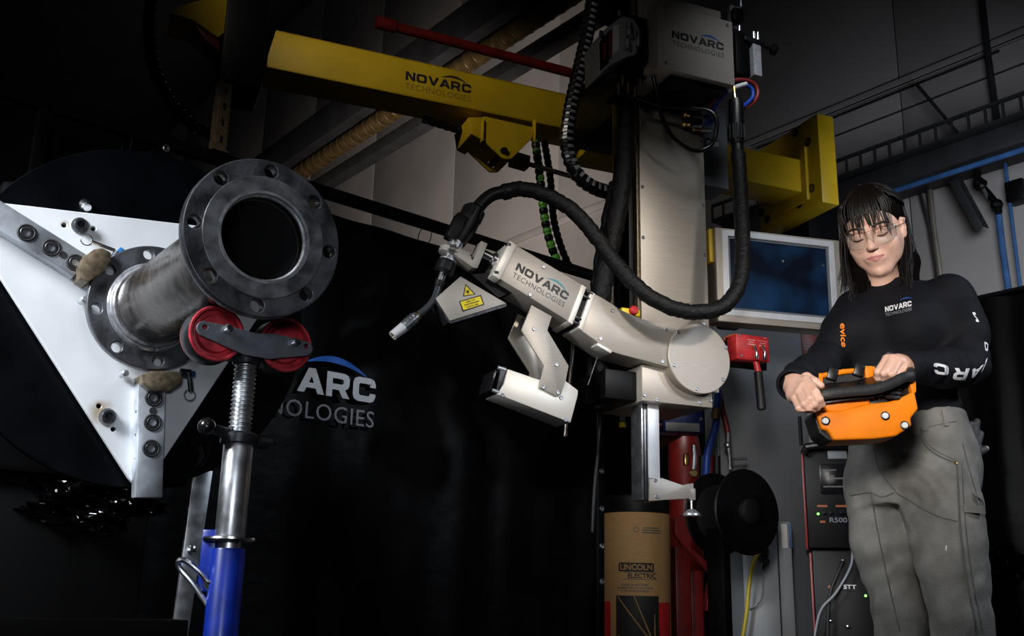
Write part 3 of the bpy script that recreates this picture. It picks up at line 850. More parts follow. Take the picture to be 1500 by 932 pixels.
# laser seam camera
lh = MB().prism([rf(*p, .045) for p in [(675, 405), (638.5, 437), (659.5, 470), (742, 444.5)]], (0, .07, 0), .002).build('laser_housing', 'tan_h', rob)
lab(lh, 'wedge-shaped grey housing with yellow laser warning labels')
MB().prism([rf(*p, .050) for p in [(638, 437), (659.5, 470), (742, 444.5), (742, 449), (661, 474), (657, 472.5), (636, 440)]], (0, .06, 0)).build('lower_cover', 'black_oxide', lh)
MB().prism([rf(*p, .06) for p in [(690, 402), (735, 398), (760, 425), (730, 436)]], (0, .06, 0)).build('mount_arm', 'black_paint', lh)
yq = .0444
def sticker(parent, pts, y, material, name):
    me = plate_mesh([(p.x, p.z) for p in [rf(*q, y) for q in pts]], (), .0006)
    return obj(name, me, material, parent, basis(V((0, y, 0)), *OUT))
sticker(lh, [(678, 434.5), (682, 416), (697, 431.5)], yq, 'logo_black', 'warning_triangle')
sticker(lh, [(680, 432.8), (682.7, 419), (694.3, 431)], yq - .0008, 'warn_yellow', 'warning_field')
q = rf(685, 427.5, yq - .0016)
sb = MB()
for k in range(4):
    g = k * math.pi / 4
    sb.box((-.008, -.0008, -.0004), (.008, .0008, .0004), m=Matrix.Rotation(g, 4, 'Z'))
sb.lathe([(.0034, -.0005), (.0034, .0005)], (0, 0, 0), (0, 0, 1), 12)
obj('laser_symbol', sb.done(), 'logo_black', lh, basis(q, *OUT))
sticker(lh, [(672.5, 441.5), (704.5, 432), (709.5, 446.5), (677.5, 457)], yq, 'logo_black', 'label_border')
lf = sticker(lh, [(674.5, 442.5), (703.5, 434), (707.5, 445.5), (679, 454.5)], yq - .0008, 'warn_yellow', 'label_field')
ux = (rf(703.5, 434, yq) - rf(674.5, 442.5, yq)).normalized(); uz = V((0, -1, 0)); uy = uz.cross(ux)
for k, (s, wd) in enumerate((('LASER LIGHT', .036), ('DO NOT STARE INTO BEAM', .056), ('CLASS 3R LASER', .046))):
    text(lh, s, basis(rf(690.8 + 1.2 * (k - 1), 444.3 + 3.6 * (k - 1), yq - .0016), ux, uy, uz), wd, .0052, 'logo_black', .0, 'label_lettering', .0003)
# zigzag bracket
zz = [(779, 447), (808.5, 463.5), (802, 484), (833, 536), (829, 557), (821.5, 579), (815.5, 580.5), (790.5, 567.5), (791.5, 560), (797, 536), (764, 484), (767, 476)]
zm = [rf(*p, .02) for p in zz]
zb_ = MB().prism(zm, (0, .008, 0), .001).build('zigzag_bracket', 'tan_h', rob)
screws(zb_, [(782, 482), (815, 534.5), (795.5, 567), (817, 575)], .02)
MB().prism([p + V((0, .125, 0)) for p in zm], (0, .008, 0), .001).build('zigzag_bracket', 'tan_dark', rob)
MB().box((rf(782, 452, .02).x, .028, rf(790, 470, .02).z), (rf(806, 462, .02).x, .145, rf(800, 458, .02).z), .003).build('bracket_spacer', 'black_oxide', rob)
# scanner box
sc_pts = [(744, 540.5), (789, 556), (829, 558), (847, 572), (846.5, 580), (836, 619.5), (728.5, 577.5), (738.5, 563)]
sc_ = MB().prism([rf(*p, .03) for p in sc_pts], (0, .115, 0), .003).build('scanner_box', 'cream', rob)
MB().prism([rf(*p, .034) for p in [(741, 543), (733, 541), (727, 574), (730, 577)]], (0, .1, 0), .001).build('window_frame', 'black_oxide', sc_)
for (a, b_) in (((729.5, 538.5), (741, 542)), ((720.5, 571.5), (731, 575)), ):
    for yy in (.036, .13):
        MB().cyl(rf(*a, yy), rf(*b_, yy), .007, n=12).build('standoff', 'aluminium', sc_)
MB().prism([rf(*p, .03) for p in [(725, 541), (728, 542), (720, 573), (717, 571.5)]], (0, .11, 0), .001).build('lens_guard', 'black_gloss', sc_)
screws(sc_, [(736, 579), (828, 615), (822, 583)], .03, 'black_oxide')
# controller box on top
yx = -.10
tb = [rf(964.5, 99, yx), rf(1076.6, 125, yx)]
tz = (tb[0].z + tb[1].z) / 2; tt = rf(1072, 32, yx).z
bx = MB().box((tb[0].x, yx, tz), (tb[1].x, yc + .02, tt), .003).build('drive_box', 'tan_h', rob)
screws(bx, [(974, 8), (975, 92), (1065, 37)], yx)
MB().box((tb[0].x + .03, yx + .02, tt), (tb[1].x - .04, yc + .1, tt + .05), .003).build('box_lid', 'tan_h', rob)
MB().box((tb[0].x + .07, yx + .03, tz - .02), (tb[1].x - .02, yc, tz), .003).build('box_underside', 'black_paint', rob)
la, ra = rf(984, 52, yx), rf(1060, 71, yx)
logo(rob, basis(V(((la.x + ra.x) / 2, yx - .0008, rf(1022, 66, yx).z)), *OUT), ra.x - la.x, 'logo_black', 'logo_grey', 'logo_blue')
# rail extrusion below and its foot bracket
yr = .10
r0_, r1_ = rf(940, 660, yr).x, rf(965, 660, yr).x
rz0, rz1 = rf(950, 733, yr).z, rf(950, 588, yr).z
rl = MB().box((r0_, yr, rz0), (r1_, yr + .08, rz1), .002).build('rail_extrusion', 'zinc', rob)
MB().box((r0_ + (r1_ - r0_) * .36, yr - .006, rf(955, 701, yr).z), (r1_, yr, rz1), .001).build('rail_cover', 'white_alu', rl)
for k in (.08, .24):
    xx = r0_ + (r1_ - r0_) * k; MB().box((xx, yr - .003, rz0), (xx + .006, yr, rz1), .0005).build('t_slot_rib', 'black_oxide', rl)
fb = MB().prism([rf(*p, yr - .012) for p in [(952, 702), (970, 700.5), (1000, 711), (1016, 708), (1016, 730), (952, 734)]], (0, .01, 0), .001).build('foot_bracket', 'tan_h', rob)
screws(fb, [(960, 704), (962, 728)], yr - .012)
q = rf(1013, 745, yr)
ft = MB().lathe([(.031, 0), (.034, .003), (.032, .010), (.020, .020), (.012, .026), (0, .028)], (q.x, yr, rf(1013, 757, yr).z), (0, 0, 1), 28).build('levelling_foot', 'aluminium', rob)
MB().cyl((q.x, yr, rf(1013, 750, yr).z), (q.x, yr, rf(1013, 715, yr).z), .006, n=12).build('foot_stud', 'zinc', ft)
MB().box((q.x - .012, yr - .012, rf(1013, 733, yr).z), (q.x + .012, yr + .012, rf(1013, 716, yr).z), .002).build('foot_bushing', 'tan_h', ft)
# cross slide with knobs at the top right
cs_ = thing('cross_slide', 'small black and silver cross slide with knobs beside the drive box', 'slide', RF)
def pbox(name, material, parent, p0, p1, y0, y1, bev=.003):
    a, b_ = rf(*p0, y0), rf(*p1, y0)
    return MB().box((min(a.x, b_.x), y0, min(a.z, b_.z)), (max(a.x, b_.x), y1, max(a.z, b_.z)), bev).build(name, material, parent)
pbox('slide_body', 'black_paint', cs_, (1077, 46), (1100, 112), -.06, .06)
pbox('slide_block', 'cast_grey', cs_, (1103, 62), (1117, 112), -.07, .0)
pbox('upper_plate', 'aluminium', cs_, (1070, 6), (1086, 38), -.05, -.02)
pbox('upper_block', 'black_paint', cs_, (1075, 10), (1090, 32), -.075, -.05)
for k, (a, b_) in enumerate((((1104, 60), (1104, 47)), ((1110, 61), (1110, 48)), ((1083, 46), (1083, 37)), ((1085, 10), (1085, 2)))):
    MB().cyl(rf(*a, -.05), rf(*b_, -.05), .007, n=12).build('thumb_screw', 'aluminium', cs_)
a, b_ = rf(1092, 58, -.06), rf(1134, 73, -.06)
MB().cyl(a, b_, .009).build('knob_shaft', 'black_plastic', cs_)
d = (b_ - a).normalized()
MB().lathe([(.012, -.012), (.024, -.008), (.024, .006), (.016, .012)], b_, d, 8).build('knob', 'black_plastic', cs_)
MB().box((-.05, -.016, -.012), (.05, .016, .012), .006, m=basis(a.lerp(b_, .25), d, V((0, 1, 0)), d.cross(V((0, 1, 0))))).build('knob_arm', 'black_plastic', cs_)

# wire drive motor hanging left of the drive box
wd = thing('wire_drive', 'grey cast wire drive unit with printed label left of drive box', 'wire drive', RF)
yv = -.08
MB().prism([rf(*p, yv) for p in [(876, 60), (889, 40), (913, 23), (929, 27), (938, 44), (933, 79), (917, 84), (894, 96), (877, 112)]], (0, .12, 0), .006).build('casting', 'cast_grey', wd)
sticker(wd, [(878, 62), (893, 44), (892, 92), (879, 104)], yv - .0006, 'black_gloss', 'black_label')
sticker(wd, [(893.5, 45), (897, 42), (896, 84), (893, 88)], yv - .0006, 'dark_red', 'red_stripe')
sticker(wd, [(897.5, 39), (906.5, 36), (907, 72), (898, 79)], yv - .0006, 'white_label', 'white_label')
q = rf(885.5, 74, yv - .0015); text(wd, 'POWER', basis(q, V((0, 0, 1)), V((-1, 0, 0)), V((0, -1, 0))), .07, .014, 'red', .01, 'label_lettering', .0003)
for (a, b_, r) in (((922, 34), (922, 42), .013), ((922, 44), (922, 54), .016), ((920, 60), (920, 72), .013), ((935, 46), (935, 70), .009), ((881, 46), (880, 54), .008), ((907, 22), (907, 16), .006)):
    MB().cyl(rf(*a, yv - .012), rf(*b_, yv - .012), r, n=14).build('spring_bolt', 'zinc', wd)
for (p0, p1) in (((915, 84), (945, 118)), ((925, 20), (950, 84)), ((893, -10), (925, 22)), ((905, 110), (935, 140))):
    pbox('motor_body', 'black_paint', wd, p0, p1, yv + .02, yv + .14, .012)
for p in ((912, 118), (906, 130), (938, 122), (930, 134), (920, 128)):
    q = rf(*p, yv - .01); MB().cyl(q + V((0, 0, .02)), q - V((0, 0, .02)), .004, n=8).build('brass_fitting', 'brass', wd)
# ================================================================== CABLES OF THE ROBOT
def cable(name, label, frame_pts, r, material, n=12, k=10, cat='cable', wob=0.0):
    """one hose through world points"""
    path = spline(frame_pts, k)
    if wob:
        path = [p + V((math.sin(i * 1.7), math.cos(i * 2.3), math.sin(i * 1.1 + 1))) * wob for i, p in enumerate(path)]
        rr = [r * (1 + .05 * math.sin(i * 2.9)) for i in range(len(path))]
    else: rr = r
    o = MB().tube(path, rr, n).build(name, material, ang=60)
    return tag(o, label, cat)
def rw(px, py, y): return RF.w(rf(px, py, y))
cable('torch_cable', 'thick black sleeved torch cable looping from torch to connector',
      [rw(738, 281, .06), rw(765, 277, .05), rw(800, 286, .03), rw(838, 308, .0), rw(870, 343, -.03), rw(905, 390, -.06), rw(945, 430, -.10), rw(990, 453, -.13), rw(1030, 457, -.15), rw(1062, 447, -.17), rw(1082, 418, -.18), rw(1088, 375, -.17), rw(1086, 310, -.14), rw(1083, 250, -.10), rw(1081, 225, -.09)], .0285, 'cable_sleeve', 18, 8, wob=.0012)
tc_ = thing('cable_connector', 'black ribbed cable connector hanging under the cross slide', 'connector', RF)
MB().tube([rf(1077, 147, -.09), rf(1078, 155, -.09), rf(1079, 205, -.09), rf(1080, 212, -.09)], [.028, .031, .031, .026], 20).build('body', 'black_plastic', tc_)
MB().tube([rf(1080, 210, -.09), rf(1081, 228, -.09)], [.024, .024], 20).build('sleeve', 'black_plastic', tc_)
MB().tube([rf(1081, 228, -.09), rf(1081.5, 241, -.09)], [.022, .022], 20).build('ferrule', 'zinc', tc_)
for k in range(12):
    q = 2 * math.pi * k / 12; a = rf(1078.6, 185, -.09); b_ = rf(1079.2, 206, -.09); o_ = V((math.cos(q), math.sin(q), 0)) * .031
    MB().cyl(a + o_, b_ + o_, .0035, n=6).build('grip_rib', 'black_plastic', tc_)
MB().cyl(rf(1075, 128, -.08), rf(1077, 148, -.09), .007, n=10).build('brass_pin', 'brass', tc_)
cable('cable_loom', 'thick black cable loom running down beside the robot column',
      [rw(918, 122, .02), rw(917, 170, .06), rw(915, 220, .10), rw(910, 280, .13), rw(898, 340, .14), rw(886, 400, .15), rw(880, 450, .17), rw(882, 520, .2), rw(885, 600, .22)], .038, 'cable_sleeve', 16, 8, wob=.002)
cable('cable_loom', 'second black cable loom just left of the column base',
      [rw(900, 270, .24), rw(888, 330, .24), rw(876, 400, .26), rw(870, 470, .28), rw(868, 560, .28)], .024, 'cable_sleeve', 12, 8, wob=.002)
cable('control_cable', 'thin glossy black cable looping in front of the column top',
      [rw(956, 108, -.03), rw(963, 140, -.02), rw(972, 178, .0), rw(990, 205, .02), rw(1018, 221, .02), rw(1042, 212, .0), rw(1050, 187, -.02), rw(1046, 168, -.02), rw(1030, 160, .0), rw(1000, 157, .04), rw(965, 153, .06), rw(932, 142, .04)], .009, 'black_gloss', 10)
cable('air_hose', 'dark red air hose arching over the cable connector',
      [rw(1038, 164, .06), rw(1046, 145, .0), rw(1060, 125, -.04), rw(1082, 117, -.06), rw(1103, 122, -.06), rw(1110, 136, -.06), rw(1104, 150, -.06), rw(1090, 158, -.07)], .009, 'red_hose', 10)
cable('air_hose', 'blue air hose arching beside the dark red one',
      [rw(1040, 168, .05), rw(1052, 150, .0), rw(1066, 135, -.05), rw(1084, 125, -.075), rw(1099, 128, -.075), rw(1103, 140, -.075), rw(1096, 150, -.075), rw(1086, 157, -.08)], .0085, 'blue_hose', 10)
cable('white_tube', 'short white tube piece on the blue air hose', [rw(1067, 133.5, -.06), rw(1080, 127, -.085), rw(1093, 123, -.085)], .0092, 'white_label', 10, cat='tube')
for k, (a, b_, lbl) in enumerate((((1000, 168), (1014, 172), 'upper brass hose fitting at the column top'), ((999, 182), (1013, 184), 'lower left brass hose fitting at the column top'), ((1013, 188), (1026, 190), 'lower right brass hose fitting at the column top'))):
    ff = thing('hose_fitting', lbl, 'fitting', RF)
    p, q = rf(*a, .15), rf(*b_, .13)
    MB().lathe([(.008, 0), (.013, .004), (.013, .016), (.008, .02), (.008, .05)], p, q - p, 6).build('nut', 'brass', ff)
    MB().cyl(q, q + V((.03, -.03, -.01)), .007, n=10).build('stem', 'zinc', ff)
o = thing('manifold', 'small dark air manifold with blue fittings at the column top', 'manifold', RF)
pbox('manifold_block', 'black_oxide', o, (1012, 168), (1030, 188), .12, .17, .003)
for p in ((1030, 172), (1032, 182), (1036, 178)):
    MB().cyl(rf(*p, .14), rf(p[0] + 12, p[1] - 2, .12), .009, n=10).build('push_fitting', 'blue_hose', o)
# grey junction panel behind the column, to the right
jp = thing('junction_cabinet', 'blue-grey junction cabinet mounted behind the robot column', 'cabinet', RF)
pbox('panel_box', 'cabinet_light', jp, (1024, 150), (1068, 278), .45, .60, .005)
pbox('panel_label', 'white_label', jp, (1036, 205), (1053, 216), .446, .45, .0005)
pbox('panel_label', 'dark_red', jp, (1036, 203), (1053, 206), .444, .45, .0005)
# emergency stop on the column's left side
es = thing('emergency_stop', 'yellow emergency stop box with red button beside the column', 'switch', RF)
pbox('switch_box', 'warn_yellow', es, (911, 450), (938, 464), .13, .2, .004)
MB().lathe([(.018, 0), (.018, .012), (.014, .018), (0, .02)], rf(927, 456, .13), (0, -1, .2), 18).build('button', 'red', es)
# thin cable bundles left of the column, below the arm
for k, (pts, lbl) in enumerate((([(842, 470), (838, 520), (833, 580), (828, 640)], 'brown cable hanging behind the scanner box'), ([(884, 560), (880, 620), (872, 700), (868, 780)], 'dark cable hanging left of the rail'))):
    cable('hanging_cable', lbl, [rw(*p, .42) for p in pts], .008, 'tan_dark' if k == 0 else 'black_rubber', 8)
o = MB().cyl(rf(875, 523, .1), rf(861, 565, .1), .003, n=8).build('guide_rod', 'bright_steel'); o.matrix_world = RF.m
tag(o, 'thin bright guide rod under the upper arm', 'rod')
# ================================================================== PIPE SPOOL, CHUCK, JACK STAND
fc_ = P(225, 450, 2.27); nc_ = P(388, 347, 1.75)
zp = (nc_ - fc_).normalized(); xp = UP.cross(zp).normalized()
SPF = Fr(fc_, xp, zp.cross(xp), zp); SL = (nc_ - fc_).length
def sp(px, py, z): return SPF.on(px, py, z=z)
def sxy(pts, z): return [((lambda q: (q.x, q.y))(sp(*p, z))) for p in pts]
ZA = V((0, 0, 1))
spl = thing('pipe_spool', 'dark steel pipe with a bolt-hole flange at each end', 'pipe', SPF)
holes = [circle((.1205 * math.cos(R(90 + 45 * k)), .1205 * math.sin(R(90 + 45 * k))), .0118, 20) for k in range(8)]
flm = plate_mesh(circle((0, 0), .1395, 96), holes + [circle((0, 0), .079, 72)], .024, .002)
f1 = obj('flange', flm, 'forged', spl, Matrix.Translation((0, 0, SL - .014)))
f2 = obj('flange', flm, 'forged', spl, Matrix.Translation((0, 0, -.012)) @ Matrix.Rotation(R(12), 4, 'Z'))
MB().lathe([(.0765, 0), (.0765, .003), (.107, .003), (.108, .002), (.108, 0)], (0, 0, SL - .003), ZA, 96, closed=True).build('raised_face', 'machined_face', f1, m=Matrix.Translation((0, 0, -(SL - .014))))
MB().lathe([(.0765, -.01), (.0765, 0.0035), (.082, .0035), (.082, -.01)], (0, 0, .011), ZA, 96, closed=True).build('bore_lip', 'weld', f1)
MB().lathe([(.088, .010), (.0885, .018), (.096, .018), (.101, .010)], (0, 0, 0), ZA, 72, closed=True).build('hub_ring', 'weld', f2)
MB().lathe([(.0842, -.01), (.0842, SL - .008), (.074, SL - .008), (.074, -.01)], (0, 0, 0), ZA, 96, closed=True).build('pipe', 'pipe_steel', spl)
MB().lathe([(0, .02), (.0725, .02), (.0725, SL - .03), (.0738, SL - .03), (.0738, -.005), (0, -.005)], (0, 0, 0), ZA, 72).build('bore_shade_liner', 'bore_shade', spl)  # dark liner and end plug added to shade the pipe's inside
MB().torus((0, 0, .013), ZA, .087, .006, 96, 8).build('weld_bead', 'weld', spl)
MB().torus((0, 0, SL - .028), ZA, .087, .006, 96, 8).build('weld_bead', 'weld', spl)
MB().torus((0, 0, SL - .010), ZA, .0755, .003, 96, 8).build('root_weld', 'weld', spl)

# --- chuck
ZPL = -.055
ch = thing('rotary_chuck', 'white steel triangular chuck plate with jaws gripping the pipe flange', 'chuck', SPF)
tri = sxy([(-75, 288), (455, 350), (205, 726)], ZPL)
hl = [circle(q, .0055, 12) for q in sxy([(94, 330), (137, 335), (145, 595), (166, 629), (93, 374)], ZPL)]
pm_ = plate_mesh(rounded(tri, [.02, .03, .03]), hl[:4], .016, .0015)
# light steel with two rust stains of their own
m = mat('chuck_plate', (0.80, 0.82, 0.85), 0.46, 0.35, vary=0.12, scale=5, rvary=0.1)
nt = m.node_tree; bs = nt.nodes['Principled BSDF']
src = [l for l in nt.links if l.to_socket == bs.inputs['Base Color']][0].from_socket
tc = nt.nodes.new('ShaderNodeTexCoord'); cur = src
nz = nt.nodes.new('ShaderNodeTexNoise'); nz.inputs['Scale'].default_value = 45; nt.links.new(tc.outputs['Object'], nz.inputs['Vector'])
for (p, rad, stv) in (((147, 603), .034, .85), ((95, 327), .013, .6), ((128, 328), .010, .35), ((158, 618), .018, .7)):
    q = sxy([p], ZPL)[0]
    sb = nt.nodes.new('ShaderNodeVectorMath'); sb.operation = 'DISTANCE'; sb.inputs[1].default_value = (q[0], q[1], 0.008)
    nt.links.new(tc.outputs['Object'], sb.inputs[0])
    ad = nt.nodes.new('ShaderNodeMath'); ad.operation = 'MULTIPLY_ADD'; ad.inputs[1].default_value = rad * .9; nt.links.new(nz.outputs['Fac'], ad.inputs[0]); nt.links.new(sb.outputs['Value'], ad.inputs[2])
    mr = nt.nodes.new('ShaderNodeMapRange'); mr.inputs['From Min'].default_value = rad * 1.35; mr.inputs['From Max'].default_value = rad * .7
    mr.inputs['To Min'].default_value = 0; mr.inputs['To Max'].default_value = stv; nt.links.new(ad.outputs[0], mr.inputs['Value'])
    mx = nt.nodes.new('ShaderNodeMix'); mx.data_type = 'RGBA'; nt.links.new(mr.outputs[0], mx.inputs[0]); nt.links.new(cur, mx.inputs[6]); mx.inputs[7].default_value = (.36, .26, .15, 1)
    cur = mx.outputs[2]
nt.links.new(cur, bs.inputs['Base Color'])
obj('chuck_plate', pm_, 'chuck_plate', ch, Matrix.Translation((0, 0, ZPL - .008)))
slot = sxy([(286, 655), (297, 652), (301, 668), (292, 684), (284, 682), (290, 668)], ZPL - .05)
dm = plate_mesh(circle((0, 0), .392, 96), [slot], .02, .002)
obj('back_disc', dm, 'disc_steel', ch, Matrix.Translation((0, 0, ZPL - .045)))
MB().cyl((0, 0, ZPL - .30), (0, 0, ZPL - .055), .15, n=48).build('spindle', 'black_paint', ch)
# jaws
jaw_bolt = socket_bolt_mesh(.0135, .006)
ringm = MB().torus((0, 0, 0), ZA, .0165, .003, 24, 8).done()
def jaw(c0, c1, c2, c3, bolts, hole, th=.034):
    """bar outline on the jaw top face, bolts as pixels"""
    zt = ZPL + th
    pts = [sp(*p, zt) for p in (c0, c1, c2, c3)]
    j_ = MB().prism(pts, (0, 0, -th), .003).build('jaw', 'jaw_steel', ch)
    for b in bolts:
        q = sp(*b, zt); obj('socket_bolt', jaw_bolt, 'black_oxide', j_, Matrix.Translation(q - V((0, 0, .003))))
        obj('counterbore_ring', ringm, 'bore_shade', j_, Matrix.Translation(q))
    q = sp(*hole, zt); MB().lathe([(0, .0008), (.008, .0008), (.008, 0)], q, ZA, 16).build('dowel_hole', 'bore_shade', j_)
    return j_
jaw((-110, 224), (132, 376), (108, 406), (-134, 254), [(39, 341), (75, 363), (110.5, 385)], (93, 374))
jb = jaw((203, 560), (243.5, 560), (238.5, 729.5), (198, 729.5), [(225, 583), (223.5, 619), (221.5, 657)], (224, 602))
for k in range(4):
    q = sp(201.5 - k * .8, 603 + 34 * k, ZPL + .02); MB().cyl(q + V((-.004, 0, 0)), q + V((.004, 0, 0)), .004, n=8).build('side_port', 'black_oxide', jb)
# third jaw towards the hidden corner
a = V((tri[1][0], tri[1][1], 0)); d = a.normalized(); n_ = V((-d.y, d.x, 0))
MB().prism([d * .12 + n_ * .028, d * .40 + n_ * .028, d * .40 - n_ * .028, d * .12 - n_ * .028], (0, 0, .034), .003).build('jaw', 'jaw_steel', ch, m=Matrix.Translation((0, 0, ZPL)))
# clamp dogs
dogA = [(150.5, 363), (163, 370), (163, 383), (151, 399), (129, 414), (118, 407), (116, 391), (122, 376.5), (138, 365)]
dogB = [(207.5, 549), (225.5, 543.5), (260, 544), (268, 553), (265.5, 562), (249, 572.5), (225.5, 572.5), (210, 562)]
for dg in (dogA, dogB):
    MB().prism([sp(*p, .012) for p in dg], (0, 0, -.066), .0025).build('clamp_dog', 'brass_block', ch)
pts3 = [d * .145 + n_ * .03, d * .19 + n_ * .035, d * .205, d * .19 - n_ * .035, d * .145 - n_ * .03]
MB().prism(pts3, (0, 0, -.066), .0025).build('clamp_dog', 'brass_block', ch, m=Matrix.Translation((0, 0, .012)))
# ball lock pins
p1 = MB().cyl(sp(164, 383, -.02), sp(173, 371, -.02), .010, n=16).build('lock_pin', 'black_oxide', ch)
MB().cyl(sp(171, 374, -.02), sp(180, 366, -.02), .0075, n=16).build('pin_cap', 'blue_anod', p1)
MB().cyl(sp(134, 354, -.02), sp(168, 367, -.02), .0042, n=12).build('pin_handle', 'bright_steel', p1)
MB().torus(sp(127, 351.5, -.022), (0, .1, 1), .0125, .0014, 28, 6).build('pull_ring', 'bright_steel', p1)
p2 = MB().cyl(sp(264, 546, -.02), sp(279, 548, -.02), .010, n=16).build('lock_pin', 'black_oxide', ch)
MB().cyl(sp(278, 548, -.02), sp(285, 548.5, -.02), .0075, n=16).build('pin_cap', 'blue_anod', p2)
MB().tube([sp(276, 546, -.015), sp(278, 556, -.015), sp(280, 574, -.015)], .006, 12).build('pin_handle', 'black_oxide', p2)
MB().torus(sp(278, 579, -.03), (0, .1, 1), .0125, .0012, 28, 6).build('pull_ring', 'bright_steel', p2)
big = socket_bolt_mesh(.0145, .016)
for p in ((117, 331), (157, 611)):
    o = obj('plate_bolt', big, 'black_oxide', ch, Matrix.Translation(sp(*p, ZPL)))
    MB().lathe([(.019, 0), (.019, .002), (.0145, .002)], (0, 0, 0), ZA, 20).build('washer', 'zinc', o)
for p in ((122, 440), (182, 548)):
    q = sp(*p, -.03); MB().lathe([(.007, -.02), (.007, .012), (.005, .014)], q, ZA, 12).build('set_screw', 'zinc', ch)
# --- positioner that carries the chuck
po = thing('positioner', 'black positioner housing standing behind the chuck plate', 'positioner', SPF)
MB().box((-.30, -.36, -.62), (.24, .34, -.36), .02).build('housing', 'matte_black', po)
fl = SPF.l((SPF.w((0, 0, -.49)).x, SPF.w((0, 0, -.49)).y, 0))
MB().box((-.20, fl.y + .03, -.58), (.16, -.34, -.40), .01).build('pedestal', 'matte_black', po)
MB().box((-.35, fl.y, -.68), (.30, fl.y + .05, -.28), .008).build('base_plate', 'matte_black', po)
q0, q1, q2, q3 = [sp(*p, -.16) for p in ((284, 690), (312, 690), (288, 850), (263, 850))]
MB().prism([q0, q1, q2 + (q2 - q1) * .9, q3 + (q3 - q0) * .9], (0, 0, -.012), .001).build('brace', 'zinc', po)
q = sp(280, 806, -.16); MB().lathe([(.012, 0), (.012, .006), (.006, .009), (0, .009)], q, ZA, 12).build('brace_bolt', 'bright_steel', po)
lv = MB().prism([sp(*p, -.10) for p in [(101, 283), (108, 277), (123, 280), (127, 296), (118, 300)]], (0, 0, -.02), .003).build('latch_lever', 'zinc', po)
MB().lathe([(.0125, -.03), (.0125, .012), (.009, .016), (0, .016)], sp(124.5, 301, -.09), (.2, -.5, .8), 16).build('latch_pin', 'bright_steel', po)

# --- pipe jack stand
js = thing('pipe_jack_stand', 'blue adjustable pipe jack stand with two red rollers', 'pipe stand', SPF)
ZW = .45
wl_, wr_ = sp(319, 487, ZW), sp(420, 506, ZW)
wy = (wl_.y + wr_.y) / 2
for (wx, nm) in ((wl_.x, 'l'), (wr_.x, 'r')):
    wc = V((wx, wy, ZW))
    tr_ = MB().lathe([(.0505, -.058), (.0525, -.054), (.0525, -.004), (.0505, 0), (.0465, 0), (.0455, -.006), (.045, -.052), (.0465, -.058)], wc, ZA, 56, closed=True)
    ro_ = tr_.build('roller', 'wheel_red', js)
    MB().lathe([(.0522, -.053), (.0532, -.050), (.0532, -.006), (.0522, -.004)], wc, ZA, 56, closed=True).build('tread', 'black_oxide', ro_)
    MB().lathe([(.046, -.034), (.046, -.020), (.036, -.018), (.0335, -.006), (.014, -.006), (.014, .002), (0, .002)], wc, ZA, 40).build('web', 'wheel_red', ro_)
hd_ = [(293, 470), (337, 478.5), (375, 489), (402, 489), (452, 501.5), (459, 511), (452, 521), (393, 526.5), (357, 520), (292, 491), (286, 480)]
oh = sxy(hd_, ZW + .012)
hh_ = sxy([(299.5, 479.5), (448, 507.5)], ZW + .012)
hp = plate_mesh(rounded(oh, .012, 4), [circle(h, .0048, 14) for h in hh_], .007, .001)
obj('head_plate', hp, 'head_plate', js, Matrix.Translation((0, 0, ZW + .012)))
obj('head_plate', hp, 'head_plate', js, Matrix.Translation((0, 0, ZW - .072)))
for p in ((332, 482), (430, 502)):
    q = sp(*p, ZW + .016)
    bq = MB().cyl(q + V((0, 0, -.09)), q + V((0, 0, .018)), .005, n=12).build('axle_bolt', 'bright_steel', js)
    MB().lathe([(.0085, 0), (.0085, .008)], q, ZA, 6).build('nut', 'zinc', bq)
# vertical shaft in world coordinates under the head
tp = SPF.w(sp(361, 528, ZW - .03)); ax0 = V((tp.x, tp.y, 0)); iv = SPF.inv
def pz(py): # world height on the shaft axis seen at picture height py
    best = None
    lo, hi = 0.0, 2.0
    for _ in range(40):
        mid = (lo + hi) / 2; v_ = V((tp.x, tp.y, mid)) - CAM
        yy = 466 - FPX * v_.dot(CU) / v_.dot(CF)
        if yy > py: lo = mid
        else: hi = mid
    return lo
wv = SPF.m.to_3x3().inverted() @ UP
def ring(name, material, prof, parent=None, n=32):
    o = MB().lathe(prof, SPF.l(ax0), wv, n).build(name, material, parent or js)
    return o
zs0, zs1 = pz(636), pz(534)
pr = [(.0175, zs0)]; nth = 16
for k in range(nth):
    h = zs0 + (zs1 - zs0) * k / nth; s_ = (zs1 - zs0) / nth
    pr += [(.0175, h + s_ * .08), (.0208, h + s_ * .35), (.0208, h + s_ * .65), (.0175, h + s_ * .92)]
pr.append((.0175, zs1 + .01))
ring('screw_thread', 'zinc', pr)
ring('head_socket', 'black_oxide', [(.024, pz(536)), (.026, pz(534)), (.026, pz(515)), (.02, pz(512))])
nut = ring('wing_nut', 'black_oxide', [(.030, pz(652)), (.034, pz(650)), (.034, pz(638)), (.028, pz(634))])
zc_ = pz(642); cw = V((ax0.x, ax0.y, zc_))
for (p, rad) in (((303, 625), .0165), ((399, 648), .008)):
    e_ = None
    v_ = ray(*p); k_ = (zc_ + (.012 if rad > .01 else -.002) - CAM.z) / v_.z
    e_ = CAM + v_ * k_
    if (e_ - cw).length > .12: e_ = cw + (e_ - cw).normalized() * (.075 if rad > .01 else .09)
    hn = MB().tube([SPF.l(cw), SPF.l(cw.lerp(e_, .5)), SPF.l(e_)], [.017, .011, .009], 14).build('nut_handle', 'black_oxide', nut)
    MB().sphere(SPF.l(e_), rad, 20).build('handle_ball', 'black_gloss', hn)
e_ = cw + V((.03, .085, .0)); MB().tube([SPF.l(cw), SPF.l(e_)], [.015, .009], 14).build('nut_handle', 'black_oxide', nut)
